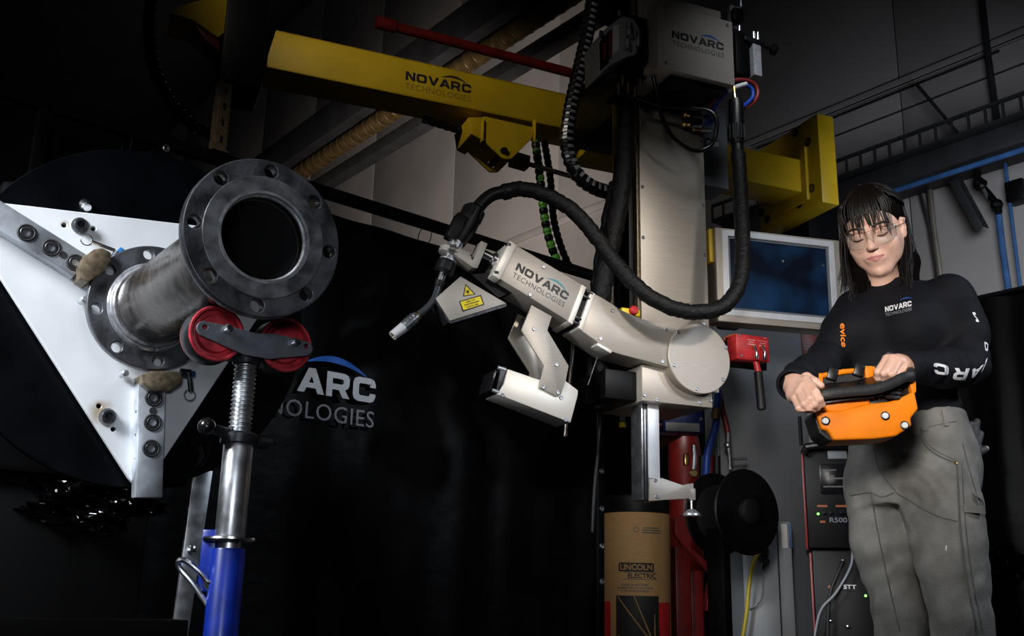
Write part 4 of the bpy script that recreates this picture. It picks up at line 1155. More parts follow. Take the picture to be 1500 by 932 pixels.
ring('inner_tube', 'zinc', [(.0265, pz(786)), (.027, pz(784)), (.027, pz(650)), (.026, pz(648))])
ring('washer', 'bright_steel', [(.028, pz(794)), (.046, pz(794)), (.0475, pz(791)), (.046, pz(788)), (.028, pz(788))])
ring('lower_tube', 'zinc', [(.021, pz(840)), (.021, pz(785))])
bs_ = ring('sleeve', 'blue_paint', [(.0305, .04), (.0305, pz(806)), (.0295, pz(804)), (.022, pz(804))])
# tab and latch loop on the sleeve
zt0, zt1 = pz(868), pz(777)
lft = (CR * -1); lft.z = 0; lft.normalize()
tbm = basis(V((ax0.x, ax0.y, 0)) + lft * .036, lft, V((-lft.y, lft.x, 0)), UP)
mt = SPF.inv @ tbm
MB().box((-.014, -.010, zt0), (.012, .010, zt1), .003).build('latch_tab', 'blue_paint', js, m=mt)
lp = [(312, 853), (304, 852), (292, 838), (272, 822), (262, 822), (263, 832), (281, 853), (300, 881), (307, 888), (315, 884), (313, 872), (300, 853)]
dl = (tbm @ V((0.0, .0, zt0)) - CAM).dot(CF) - .012
MB().tube([SPF.l(P(x, y, dl)) for x, y in [tuple(v) for v in [(p.x, p.y) for p in spline([V((a, b, 0)) for a, b in lp], 4)]]], .0052, 10).build('latch_loop', 'bright_steel', js)
# legs of the stand, out of the frame below
for k in range(3):
    g = R(90 + 120 * k); e = V((ax0.x + .32 * math.cos(g), ax0.y + .32 * math.sin(g), .012))
    MB().tube([SPF.l((ax0.x, ax0.y, .30)), SPF.l(e)], .014, 12).build('leg', 'blue_paint', js)
# dark foreground beam at the lower left and two hanging cords
a = P(-40, 906, 2.0); b_ = P(278, 896, 2.25)
d = b_ - a; d.z = 0; d.normalize()
fb_ = thing('steel_beam', 'black steel beam along the bottom left edge below the chuck', 'beam', basis(V((a.x, a.y, 0)), d, UP.cross(d), UP))
MB().box((-.4, 0, .34), ((b_ - a).length, .10, a.z), .003).build('beam', 'matte_black', fb_)
for x in (-.2, (b_ - a).length - .06): MB().box((x, .02, 0), (x + .05, .08, .35), .002).build('leg', 'matte_black', fb_)
cable('cord', 'dull orange cord slanting up at the lower left', [P(-12, 905, 2.75), P(40, 810, 2.8), P(70, 752, 2.85), P(96, 705, 2.9)], .006, 'orange_cable', 8, cat='cord')
cable('cord', 'thin green cord hanging at the lower left', [P(96, 708, 2.9), P(86, 770, 2.9), P(78, 830, 2.88), P(83, 900, 2.85), P(84, 960, 2.8)], .003, 'green_cable', 8, cat='cord')

# crumpled glossy patches added to give the black curtain its glints
def sheet(label, c, sx, sz, seed):
    rn = random.Random(seed); n = 26; vs, fs = [], []
    for j in range(n + 1):
        for i in range(n + 1):
            u, w_ = i / n - .5, j / n - .5
            dd = .03 * math.sin(u * 17 + seed) * math.cos(w_ * 13 + u * 5) + .018 * math.sin(u * 41 + w_ * 37) + rn.uniform(-.004, .004)
            vs.append((u * sx, dd - .05 * w_, w_ * sz))
    for j in range(n):
        for i in range(n):
            u, w_ = (i + .5) / n - .5, (j + .5) / n - .5
            if math.hypot(u, w_) > .40 + .08 * math.sin(math.atan2(w_, u) * 5 + seed): continue
            a = j * (n + 1) + i; fs.append((a, a + 1, a + n + 2, a + n + 1))
    me = bpy.data.meshes.new('sheet'); me.from_pydata(vs, [], fs)
    bm = bmesh.new(); bm.from_mesh(me); bmesh.ops.solidify(bm, geom=bm.faces[:], thickness=.002); bm.to_mesh(me); bm.free(); smooth(me, 50)
    o = obj('glint_patch', me, 'glint_sheet'); o.location = c; return tag(o, label, 'plastic sheet')
sheet('crumpled glossy black patch added for curtain glints below the chuck jaw', P(130, 738, 2.42), .40, .15, 2)
sheet('crumpled glossy black patch added for curtain glints right of the woman', P(1478, 830, 3.3), .16, .14, 6)
# ================================================================== MONITOR AND EQUIPMENT ON THE RIGHT
MF = yawframe(P(1140, 408, 4.2), 13)
def fbox(F, name, material, parent, p0, p1, y0, y1, bev=.003):
    a, b_ = F.on(*p0, y=y0), F.on(*p1, y=y0)
    return MB().box((min(a.x, b_.x), y0, min(a.z, b_.z)), (max(a.x, b_.x), y1, max(a.z, b_.z)), bev).build(name, material, parent)
mo = thing('monitor', 'framed industrial monitor with blue sheen painted into its dark screen beside the woman', 'monitor', MF)
tl, br_ = MF.on(1048, 333, y=0), MF.on(1238, 486, y=0)
x0, x1, z1, z0 = tl.x, br_.x, tl.z, br_.z
def framed(name, material, a, b, y0, y1, wdt, parent, bev=.002):
    (xa, za), (xb, zb_) = a, b
    m = plate_mesh([(xa, za), (xb, za), (xb, zb_), (xa, zb_)], [[(xa + wdt, za + wdt), (xb - wdt, za + wdt), (xb - wdt, zb_ - wdt), (xa + wdt, zb_ - wdt)]], y1 - y0, bev * .5)
    return obj(name, m, material, parent, basis(V((0, (y0 + y1) / 2, 0)), V((1, 0, 0)), V((0, 0, 1)), V((0, -1, 0))))
MB().box((x0, .012, z0), (x1, .09, z1), .004).build('housing', 'tan_dark', mo)
hf = framed('housing_frame', 'tan', (x0, z0), (x1, z1), 0, .014, .030, mo)
framed('bezel', 'white_alu', (x0 + .028, z0 + .026), (x1 - .028, z1 - .008), -.004, .012, .024, mo)
framed('inner_bezel', 'cabinet', (x0 + .050, z0 + .048), (x1 - .050, z1 - .030), .002, .014, .012, mo)
m = mat('screen', (0.004, 0.006, 0.012), 0.35, spec=0.3)  # monitor is off; faint blue emission stands in for its reflection
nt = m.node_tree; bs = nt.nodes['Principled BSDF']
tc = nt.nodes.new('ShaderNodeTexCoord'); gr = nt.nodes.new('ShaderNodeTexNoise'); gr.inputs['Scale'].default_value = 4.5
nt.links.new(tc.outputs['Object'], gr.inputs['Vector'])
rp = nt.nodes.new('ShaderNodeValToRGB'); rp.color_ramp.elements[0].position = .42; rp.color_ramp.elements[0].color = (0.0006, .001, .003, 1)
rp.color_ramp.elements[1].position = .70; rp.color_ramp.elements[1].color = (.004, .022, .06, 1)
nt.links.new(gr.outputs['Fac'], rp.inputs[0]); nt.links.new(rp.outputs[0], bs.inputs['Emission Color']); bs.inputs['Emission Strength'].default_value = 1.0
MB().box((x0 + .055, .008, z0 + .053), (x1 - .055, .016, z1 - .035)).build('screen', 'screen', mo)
ms = screw_mesh(.0055, .003)
for k in range(4):
    for z in (z0 + .012, z1 - .004):
        xx = x0 + .02 + (x1 - x0 - .04) * k / 3
        if z > z0 + .05: obj('screw', ms, 'zinc', hf, basis(V((xx, .006, z1)), V((1, 0, 0)), V((0, -1, 0)), V((0, 0, 1))))
        else: obj('screw', ms, 'zinc', hf, basis(V((xx, 0, z)), V((1, 0, 0)), V((0, 0, 1)), V((0, -1, 0))))
MB().box((x0 - .016, .03, z1 - .14), (x0 + .004, .10, z1 + .004), .003).build('side_bracket', 'yellow', mo)
MB().box((.02, .09, -.05), (.12, .66, .05), .01).build('mount_arm', 'black_paint', mo)

# red air valve box with black lever
VF = yawframe(P(1102, 512, 4.02), 20)
va = thing('air_valve_box', 'red air valve box with black lever below the monitor', 'valve box', VF)
vb = fbox(VF, 'valve_body', 'red', va, (1078, 488), (1128, 531), 0, .07, .006)
fbox(VF, 'rear_plate', 'black_paint', va, (1066, 493), (1124, 543), .07, .09, .004)
for p in ((1083, 491), (1086, 521), (1122, 524)):
    obj('screw', ms, 'zinc', vb, basis(VF.on(*p, y=0), V((1, 0, 0)), V((0, 0, 1)), V((0, -1, 0))))
for (p0, p1) in (((1095, 497), (1106, 499)), ((1097, 500.5), (1104, 502)), ((1096, 503.5), (1106, 505.5)), ((1110, 499), (1124, 501)), ((1113, 502.5), (1122, 504)), ((1112, 505.5), (1121, 507.5)), ((1118, 495), (1123, 496))):
    fbox(VF, 'label_print', 'print_white', vb, p0, p1, -.0008, .0, .0)
for px in (1106, 1118):
    a = VF.on(px - 1, 508, y=-.012); b_ = VF.on(px + 2, 526, y=-.03)
    s_ = MB().cyl(a + V((0, .014, 0)), a + V((0, -.004, 0)), .007, n=12).build('valve_stem', 'brass', va)
    MB().tube([a, a.lerp(b_, .5) + V((0, -.008, 0)), b_], [.005, .006, .010], 12).build('toggle_lever', 'bright_steel', s_)
a = VF.on(1107, 528, y=.02); b_ = VF.on(1110.5, 545, y=.02); c_ = VF.on(1116, 601, y=.02)
MB().cyl(a, b_, .013).build('lever_collar', 'red', va)
MB().lathe([(.016, 0), (.0175, .004), (.0175, .010), (.0165, .014), (.0175, (c_ - b_).length - .012), (.0155, (c_ - b_).length - .003), (.008, (c_ - b_).length)], b_, c_ - b_, 24).build('lever_grip', 'black_rubber', va)
MB().tube([VF.on(1060, 498, y=.10), VF.on(1068, 494, y=.09), VF.on(1080, 492, y=.08)], .010, 10).build('supply_hose', 'orange_cable', va)
MB().box((VF.on(1040, 520, y=.1).x, .08, VF.on(1070, 522, y=.1).z), (VF.on(1090, 512, y=.1).x, .10, VF.on(1070, 503, y=.1).z), .002).build('mount_arm', 'black_paint', va)

# grey cabinet and enclosures
CF_ = yawframe(P(1120, 620, 4.95), 8)
fz_ = -CF_.m.translation.z
ca_ = thing('electrical_cabinet', 'tall dark grey electrical cabinet behind the monitor', 'cabinet', CF_)
xa, xb = CF_.on(1052, 620, y=0).x, CF_.on(1183, 620, y=0).x
xc = CF_.on(1250, 620, y=0).x; zt_c = CF_.on(1120, 395, y=0).z
MB().box((xa, .015, fz_), (xc, .20, zt_c), .006).build('body', 'cabinet', ca_)
dr = MB().box((xa + .006, 0, fz_ + .1), (xb - .004, .02, zt_c - .02), .004).build('door', 'cabinet', ca_)
MB().box((xb - .05, -.015, -.10), (xb - .035, 0, .04), .003).build('handle', 'black_plastic', dr)
MB().box((xb + .002, -.004, fz_ + .1), (xc - .004, .02, zt_c - .02), .004).build('side_door', 'cabinet_light', ca_)
sg = fbox(CF_, 'warning_sign', 'dark_red', ca_, (1174, 484), (1204, 540), -.008, -.004, .0005)
lab(sg, 'dark red warning sign')
for k in range(3): fbox(CF_, 'sign_print', 'logo_pale', sg, (1178, 503 + 4 * k), (1200 - 5 * k, 505 + 4 * k), -.0095, -.008, .0)
EF = yawframe(P(1125, 850, 4.6), -14)
fz2 = -EF.m.translation.z
en = thing('wireway_enclosure', 'light grey steel enclosure with yellow cable on the floor', 'enclosure', EF)
ex0, ex1 = EF.on(1089, 850, y=0).x, EF.on(1141, 850, y=0).x; ez = EF.on(1120, 764, y=0).z
MB().box((ex0, 0, fz2), (ex1, .3, ez), .005).build('body', 'cabinet_light', en)
ex2 = EF.on(1162, 850, y=.01).x
MB().box((ex1 + .004, .008, fz2), (ex2, .3, ez), .005).build('side_panel', 'cabinet_light', en)
fbox(EF, 'paper_label', 'white_label', en, (1144, 768), (1154, 803), .005, .008, .0002)
fbox(EF, 'blue_label', 'blue_pipe', en, (1154.5, 768), (1161, 803), .005, .008, .0002)
for (p, r) in (((1118, 807), .026), ((1122, 823), .018)):
    MB().lathe([(r, 0), (r, .02), (r * .8, .035), (r * .5, .035)], EF.on(*p, y=0), (0, -1, 0), 20).build('cable_gland', 'black_plastic', en)
def ew(px, py, y): return EF.w(EF.on(px, py, y=y))
cable('power_cable', 'bright yellow cable coming out of the light grey enclosure', [ew(1117, 806, -.02), ew(1109, 813, -.05), ew(1102, 830, -.06), ew(1097, 860, -.06), ew(1094, 895, -.06), ew(1087, 940, -.06)], .0085, 'yellow_cable', 12)
cable('signal_cable', 'thin grey cable looping below the yellow one', [ew(1122, 823, -.02), ew(1115, 830, -.03), ew(1118, 850, -.03), ew(1116, 875, -.03), ew(1104, 890, -.02), ew(1096, 892, -.01)], .004, 'cabinet_light', 8)

# welding power sources, stacked
WF = yawframe(P(1225, 800, 3.55), -15)
def wbx(*a, **k): return fbox(WF, *a, **k)
fz3 = -WF.m.translation.z
ps = thing('power_source', 'upper black welding power source with orange markings, left of the trousers', 'welder', WF)
wx0, wx1 = WF.on(1184, 800, y=0).x, WF.on(1330, 800, y=0).x
zt3 = WF.on(1225, 656, y=0).z; zm3 = WF.on(1225, 806, y=0).z
MB().box((wx0, 0, zm3 + .004), (wx1, .5, zt3), .008).build('case', 'black_paint', ps)
MB().tube([WF.on(1178, 664, y=-.02), WF.on(1181, 655, y=-.03), WF.on(1200, 652, y=-.03), WF.on(1250, 650, y=-.03), WF.on(1320, 648, y=-.03)], .014, 12).build('handle_bar', 'black_plastic', ps)
wbx('display_label', 'cabinet_light', ps, (1212, 660), (1241, 672), -.004, 0, .0008)
wbx('meter_window', 'black_gloss', ps, (1200, 680), (1244, 724), -.004, 0, .002)
for (p0, p1, mt_) in (((1204, 688), (1225, 690), 'logo_grey'), ((1215, 700), (1240, 702), 'logo_grey'), ((1206, 712), (1240, 714), 'logo_grey')):
    wbx('meter_marking', mt_, ps, p0, p1, -.005, -.004, .0)
for (p0, p1) in (((1197, 740), (1212, 743)), ((1224, 740), (1240, 743)), ((1201, 763), (1209, 766))): wbx('orange_label', 'orange_cable', ps, p0, p1, -.002, 0, .0)
q = WF.on(1198.5, 753, y=-.003); MB().sphere(q, .0045, 10).build('status_lamp', 'led_green', ps)
WOUT = (V((1, 0, 0)), V((0, 0, 1)), V((0, -1, 0)))
text(ps, 'R500', basis(WF.on(1228, 762, y=-.001), *WOUT), .058, .017, 'logo_pale', .01)
for px in (1206, 1216, 1232): MB().lathe([(.006, 0), (.006, .012), (.004, .014)], WF.on(px, 752, y=0), (0, -1, 0), 12).build('knob', 'black_plastic', ps)
MB().box((wx0 - .008, -.004, zm3), (wx0, .03, zt3 - .02), .002).build('red_edge', 'dark_red', ps)
p5 = thing('power_source', 'lower black welding power source directly under the one with orange markings', 'welder', WF)
MB().box((wx0 + .01, 0, fz3), (wx1, .5, zm3), .008).build('case', 'black_paint', p5)
MB().box((wx0 + .002, -.004, fz3 + .02), (wx0 + .01, .03, zm3 - .01), .002).build('red_edge', 'dark_red', p5)
text(p5, 'STT', basis(WF.on(1245, 860, y=-.001), *WOUT), .042, .014, 'print_white', .02)
wbx('label_bar', 'orange_cable', p5, (1213, 858), (1222, 862), -.001, 0, .0)
wbx('label_bar', 'logo_grey', p5, (1196, 868), (1252, 869), -.001, 0, .0)
for p, r in (((1235, 822), .006), ((1242, 918), .008), ((1217, 910), .005)):
    MB().sphere(WF.on(*p, y=-.008), r, 12).build('connector', 'bright_steel', p5)
MB().sphere(WF.on(1268, 873, y=-.003), .0045, 10).build('status_lamp', 'led_green', p5)
def ww(px, py, y): return WF.w(WF.on(px, py, y=y))
cable('signal_cable', 'thin pale cable curving across the welding power sources', [ww(1262, 770, -.03), ww(1250, 800, -.03), ww(1246, 830, -.04), ww(1225, 868, -.05), ww(1202, 895, -.05), ww(1192, 940, -.05)], .0042, 'cabinet_light', 8)
cable('signal_cable', 'dark cable running down from the welder connector', [ww(1234, 823, -.01), ww(1228, 838, -.03), ww(1215, 875, -.04), ww(1212, 940, -.04)], .006, 'black_rubber', 8)

# wire drum
DC = P(932, 838, 6.15)
DF = yawframe((DC.x, DC.y, 0), -6)
dm_ = thing('wire_drum', 'brown cardboard welding wire drum with black and red print', 'drum', DF)
rD = 105 / 2 / 1500 * 6.15 * 1.02
def dz(py): return DF.on(932, py, y=-rD).z
zb0, zl0, zl1 = dz(728) - .88, dz(749), dz(725)
MB().lathe([(rD * .97, zb0), (rD, zb0 + .01), (rD, zl0), (rD * .98, zl0 + .01)], (0, 0, 0), ZA, 64).build('barrel', 'cardboard', dm_)
MB().lathe([(rD * 1.015, zl0 - .002), (rD * 1.02, zl0 + .004), (rD * 1.02, zl1 - .01), (rD * .99, zl1), (rD * .6, zl1 + .01), (0, zl1 + .01)], (0, 0, 0), ZA, 64).build('lid', 'black_plastic', dm_)
def wrap(me, px, py, off, material, name, parent=None):
    """bend a flat mesh onto the barrel, centred where the pixel falls"""
    ax_ = DF.on(px, py, y=-rD); th0 = math.asin(max(-1, min(1, ax_.x / rD)))
    bm = bmesh.new(); bm.from_mesh(me)
    bmesh.ops.triangulate(bm, faces=bm.faces)
    for _ in range(6):
        es = [e for e in bm.edges if abs(e.verts[0].co.x - e.verts[1].co.x) > .016]
        if es: bmesh.ops.subdivide_edges(bm, edges=es, cuts=1); bmesh.ops.triangulate(bm, faces=[f for f in bm.faces if len(f.verts) > 3])
    for v in bm.verts:
        t = th0 + v.co.x / rD; rr = rD + off + v.co.z
        v.co = V((rr * math.sin(t), -rr * math.cos(t), dz(py) + v.co.y))
    bm.to_mesh(me); bm.free()
    return obj(name, me, material, parent or dm_)
KD = 6.0 / 1500   # metres per picture pixel on the barrel front
def dquad(w_, h_): return plate_mesh([(-w_ / 2, -h_ / 2), (w_ / 2, -h_ / 2), (w_ / 2, h_ / 2), (-w_ / 2, h_ / 2)], (), .0004)
bb = wrap(plate_mesh(rounded([(-.106, -.025), (.106, -.025), (.106, .025), (-.106, .025)], .01), (), .0004), 932, 831, .0006, 'logo_black', 'logo_box')
wrap(fit(text_mesh('LINCOLN', 1, .03, 1, .0003), .190, .034), 932, 831, .0014, 'cardboard', 'logo_lettering')
for (w_, h_, dx, dy) in ((.20, .004, 0, .020), (.20, .004, 0, -.020)):
    wrap(plate_mesh([(-w_ / 2, dy - h_ / 2), (w_ / 2, dy - h_ / 2), (w_ / 2, dy + h_ / 2), (-w_ / 2, dy + h_ / 2)], (), .0004), 939, 843.5, .0006, 'logo_grey', 'logo_outline')
wrap(fit(text_mesh('ELECTRIC', 1, .025, 1, .0003), .168, .028), 941, 843.5, .0010, 'logo_black', 'logo_lettering')
for s_, w_, py in (('PREMIUM MIG WIRE', .155, 857), ('ALAMBRE DE SOLDADURA PREMIUM', .21, 861.5), ('FIL DE SOUDAGE PREMIUM', .165, 866)):
    wrap(fit(text_mesh(s_, 1, .02, 1, .0003), w_, .011), 930, py, .0008, 'logo_grey', 'small_lettering')
for s_, py in ((.10, 773), (.12, 776.5), (.12, 780)): wrap(dquad(s_, .006), 955, py, .0008, 'logo_grey', 'handling_print')
wrap(plate_mesh(circle((0, 0), .016, 20), [circle((0, 0), .012, 20)], .0004), 932, 776, .0008, 'logo_grey', 'handling_mark')
sqh = dz(873) - zb0 - .1
sq = wrap(plate_mesh([(-.13, 0), (.13, 0), (.13, -.30), (-.13, -.30)], (), .0004), 934, 873, .0006, 'logo_black', 'black_square')
for (a, b_) in (((-.12, -.004), (.075, -.25)), ((-.02, -.004), (.085, -.25)), ((.10, -.10), (.10, -.25)), ((-.12, -.22), (.07, -.29))):
    wd_ = .006; a, b_ = V(a), V(b_); n_ = (b_ - a).normalized(); n_ = V((-n_.y, n_.x))
    wrap(plate_mesh([tuple(a + n_ * .002), tuple(a - n_ * .002), tuple(b_ - n_ * wd_), tuple(b_ + n_ * wd_)], (), .0004), 934, 873, .0014, 'cardboard', 'print_ray')
for px, w_ in ((885, .12), (975, .10)):
    wrap(plate_mesh([(-w_ / 2, .0), (w_ / 2, .0), (w_ / 2, -.28), (-w_ / 2, -.28)], (), .0004), px, 882, .0006, 'red', 'red_panel')
MB().lathe([(rD * 1.05, 0), (rD * 1.05, zb0)], (0, 0, 0), ZA, 32).build('drum_plinth', 'black_paint', dm_)

# black rack added to keep the view behind the drum dark
KF = yawframe(P(960, 760, 6.5), -40)
rk = thing('dark_backing', 'added large black rack behind the wire drum', 'backing', KF)
k0, k1 = KF.on(845, 700, y=0).x, KF.on(1075, 700, y=0).x; kt = KF.on(960, 500, y=0).z; kb = -KF.m.translation.z
MB().box((k0, 0, kb), (k1, .25, kt), .01).build('case', 'black_paint', rk)
for k in range(3):
    z = kb + .1 + k * .45; MB().box((k0 + .03, -.012, z), (k1 - .03, 0, z + .40), .004).build('door', 'black_paint', rk)
# red gas bottle, red stand handle, black reel, blue box, hoses and valves
GC = P(1003, 680, 5.6)
gb = thing('gas_bottle', 'glossy dark red gas bottle below the blue box', 'gas bottle', yawframe((GC.x, GC.y, 0), 0))
rG = 24 / 1500 * 5.6; zg = GC.z + (680 - 622) / 1500 * 5.6
MB().lathe([(rG * .9, 0), (rG, .02), (rG, zg - .16), (rG * .9, zg - .08), (rG * .6, zg - .02), (rG * .35, zg)], (0, 0, 0), ZA, 40).build('shell', 'dark_red', gb)
MB().cyl((0, 0, zg), (0, 0, zg + .04), .025).build('valve', 'brass', gb)
HF = yawframe(P(1020, 840, 5.0), 10)
def hx(pts): return [((lambda q: (q.x, q.z))(HF.on(*p, y=0))) for p in pts]
tk = thing('torch_stand', 'dark red steel stand with an open slanted handle beside the drum', 'stand', HF)
ol = hx([(987, 760), (1001, 754), (1024, 768), (1028, 784), (1053, 809), (1056, 834), (1049, 861), (1038, 895), (1031, 895), (1035, 866), (1040, 841), (997, 797), (987, 784)])
hol = hx([(1014, 787), (1024, 790), (1047, 820), (1042, 832), (1028, 818), (1010, 802)])
obj('handle_plate', plate_mesh(ol, [hol], .05, .004), 'dark_red', tk, basis(V((0, 0, 0)), V((1, 0, 0)), V((0, 0, 1)), V((0, -1, 0))))
hb = -HF.m.translation.z
MB().box((HF.on(990, 850, y=.06).x, .06, hb), (HF.on(1012, 850, y=.06).x, .14, HF.on(1000, 800, y=.06).z), .006).build('upright', 'dark_red', tk)
MB().box((HF.on(1012, 850, y=.1).x, .10, hb), (HF.on(1030, 850, y=.1).x, .16, HF.on(1000, 835, y=.1).z), .006).build('upright', 'dark_red', tk)
MB().cyl((HF.on(1048, 900, y=.05).x, .05, hb), (HF.on(1048, 900, y=.05).x, .05, HF.on(1048, 890, y=.05).z), .012, n=12).build('chrome_leg', 'bright_steel', tk)
RC = P(1072, 752, 4.2)
re_ = thing('cable_reel', 'round black cable reel in front of the grey cabinet', 'reel', yawframe(RC, 30))
for yy in (-.09, .09):
    MB().lathe([(.166, -.006), (.172, 0), (.166, .006)], (0, yy, 0), (0, 1, 0), 48).build('flange', 'black_paint', re_)
MB().cyl((0, -.09, 0), (0, .09, 0), .12, n=32).build('winding', 'black_rubber', re_)
MB().lathe([(.05, 0), (.05, .02), (.03, .03)], (0, -.096, 0), (0, -1, 0), 24).build('hub', 'black_plastic', re_)
MB().box((-.10, -.05, -RC.z), (-.06, .05, -.06), .004).build('stand', 'black_paint', re_)
BF = yawframe(P(1000, 616, 4.7), 6)
bl = thing('flow_meter_box', 'blue box with white label below the robot carriage', 'box', BF)
fbox(BF, 'case', 'blue_box', bl, (971, 598), (1031, 634), 0, .12, .005)
fbox(BF, 'label_plate', 'white_label', bl, (975, 618.5), (1025, 633), -.002, 0, .0004)
for p in ((974, 613), (1027, 614.5)): MB().lathe([(.009, 0), (.009, .003), (.005, .005)], BF.on(*p, y=0), (0, -1, 0), 14).build('screw', 'zinc', bl)
for p in ((966, 601), (966, 612), (967, 624)):
    MB().box((-.012, -.01, -.012), (.012, .02, .012), .003, m=Matrix.Translation(BF.on(*p, y=.02))).build('side_fitting', 'zinc' if p[1] == 612 else 'dark_red', bl)
MB().box((-.04, .12, -.05), (.04, .6, .05), .004).build('wall_arm', 'black_paint', bl)
def bw(px, py, y=0.0): return BF.w(BF.on(px, py, y=y))
cable('air_hose', 'bright blue coiled hose right of the blue box', [bw(1052, 572), bw(1051, 600), bw(1048, 625), bw(1041, 648), bw(1036, 666), bw(1034, 700)], .017, 'blue_hose', 12)
hn_ = thing('hose_fitting', 'brass fitting at the top of the bright blue hose', 'fitting', BF)
MB().lathe([(.018, 0), (.022, .006), (.022, .03), (.018, .036), (.018, .05)], BF.on(1048, 614, y=-.02), (.1, 0, 1), 8).build('nut', 'brass', hn_)
cable('air_hose', 'dark red hose hanging left of the grey cabinet door', [bw(1055, 578, .02), bw(1058, 600, .02), bw(1064, 622, .02), bw(1067, 642, .02)], .014, 'red_hose', 12)
vl = thing('ball_valve', 'chrome ball valve with side lever below the dark red hose', 'valve', BF)
MB().tube([BF.on(1067, 634, y=0), BF.on(1067, 648, y=0), BF.on(1069, 668, y=0), BF.on(1070, 688, y=0)], [.010, .014, .010, .010], 12).build('body', 'zinc', vl)
MB().sphere(BF.on(1066, 652, y=0), .019, 14).build('ball_housing', 'zinc', vl)
MB().tube([BF.on(1069, 673, y=0), BF.on(1082, 673, y=0), BF.on(1094, 672, y=0)], [.006, .005, .008], 10).build('lever', 'zinc', vl)
rg = thing('gas_regulator', 'brass and steel regulator beside the dark red gas bottle', 'regulator', BF)
MB().tube([BF.on(1016, 652, y=.05), BF.on(1018, 670, y=.05), BF.on(1016, 690, y=.05)], [.010, .014, .010], 12).build('body', 'zinc', rg)
fbox(BF, 'brass_block', 'brass', rg, (1003, 664), (1010, 682), .05, .08, .003)
MB().lathe([(.02, 0), (.02, .01), (.015, .014)], BF.on(1016, 694, y=.03), (0, -1, 0), 16).build('gauge', 'brass', rg)
for k, (px, col_) in enumerate(((1029, 'black_rubber'), (1040, 'dark_red'), (1050, 'black_rubber'))):
    ww_ = MB().cyl(BF.on(px, 668, y=.08), BF.on(px, 706, y=.08), .016, n=14).build('filter_bowl', col_)
    ww_.matrix_world = BF.m; tag(ww_, ['left black filter bowl below the bright blue hose', 'dark red filter bowl between two black ones', 'right black filter bowl beside the dark red one'][k], 'filter')
yc_ = thing('cable_plug', 'pale cable plug with yellow tip left of the rail', 'plug', RF)
for k, (y_, mt_, r) in enumerate(((592, 'cast_grey', .011), (601, 'cast_grey', .012), (610, 'cast_grey', .012), (619, 'warn_yellow', .014))):
    MB().cyl(rf(912, y_, .5), rf(912, y_ + 7, .5), r, n=14).build('plug_segment', mt_, yc_)
MB().tube(spline([rf(911, 592, .5), rf(908, 575, .5), rf(898, 560, .5), rf(885, 570, .5)], 4), .008, 10).build('plug_cable', 'black_rubber', yc_)
# ================================================================== SCULPTING BY DISTANCE FIELD
def nets(F, o, h):
    """surface of a sampled distance field (naive surface nets): vertices, quads"""
    S = F < 0
    nx, ny, nz = F.shape
    c = np.zeros((nx - 1, ny - 1, nz - 1), np.int8)
    for i in (0, 1):
        for j in (0, 1):
            for k in (0, 1):
                c += S[i:nx - 1 + i, j:ny - 1 + j, k:nz - 1 + k]
    mask = (c > 0) & (c < 8)
    ids = np.full(mask.shape, -1, np.int64); I = np.argwhere(mask); ids[mask] = np.arange(len(I))
    acc = np.zeros((len(I), 3)); cnt = np.zeros(len(I))
    cor = [(i, j, k) for i in (0, 1) for j in (0, 1) for k in (0, 1)]
    for a in cor:
        for ax in range(3):
            if a[ax] == 1: continue
            b = list(a); b[ax] = 1
            fa = F[I[:, 0] + a[0], I[:, 1] + a[1], I[:, 2] + a[2]]; fb = F[I[:, 0] + b[0], I[:, 1] + b[1], I[:, 2] + b[2]]
            x = (fa < 0) != (fb < 0)
            t = np.where(x, fa / np.where(x, fa - fb, 1), 0)
            p = np.tile(np.array(a, float), (len(I), 1)); p[:, ax] += t
            acc += p * x[:, None]; cnt += x
    vs = (I + acc / cnt[:, None]) * h + np.array(o)
    quads = []
    for ax in range(3):
        sl0 = [slice(1, -1)] * 3; sl1 = [slice(1, -1)] * 3
        sl0[ax] = slice(0, -1); sl1[ax] = slice(1, None)
        A = S[tuple(sl0)]; B = S[tuple(sl1)]
        E = np.argwhere(A != B)
        if not len(E): continue
        off = np.ones(3, int); off[ax] = 0
        E = E + off
        sgn = S[E[:, 0], E[:, 1], E[:, 2]]
        u, v = (ax + 1) % 3, (ax + 2) % 3
        def idx(du, dv):
            q = E.copy(); q[:, u] -= du; q[:, v] -= dv
            return ids[q[:, 0], q[:, 1], q[:, 2]]
        Q = np.stack([idx(1, 1), idx(0, 1), idx(0, 0), idx(1, 0)], 1)
        Q[~sgn] = Q[~sgn][:, ::-1]
        quads.append(Q)
    return vs, np.concatenate(quads)
def smin(a, b, k):
    if k <= 0: return np.minimum(a, b)
    h = np.clip(0.5 + 0.5 * (b - a) / k, 0, 1)
    return b + (a - b) * h - k * h * (1 - h)
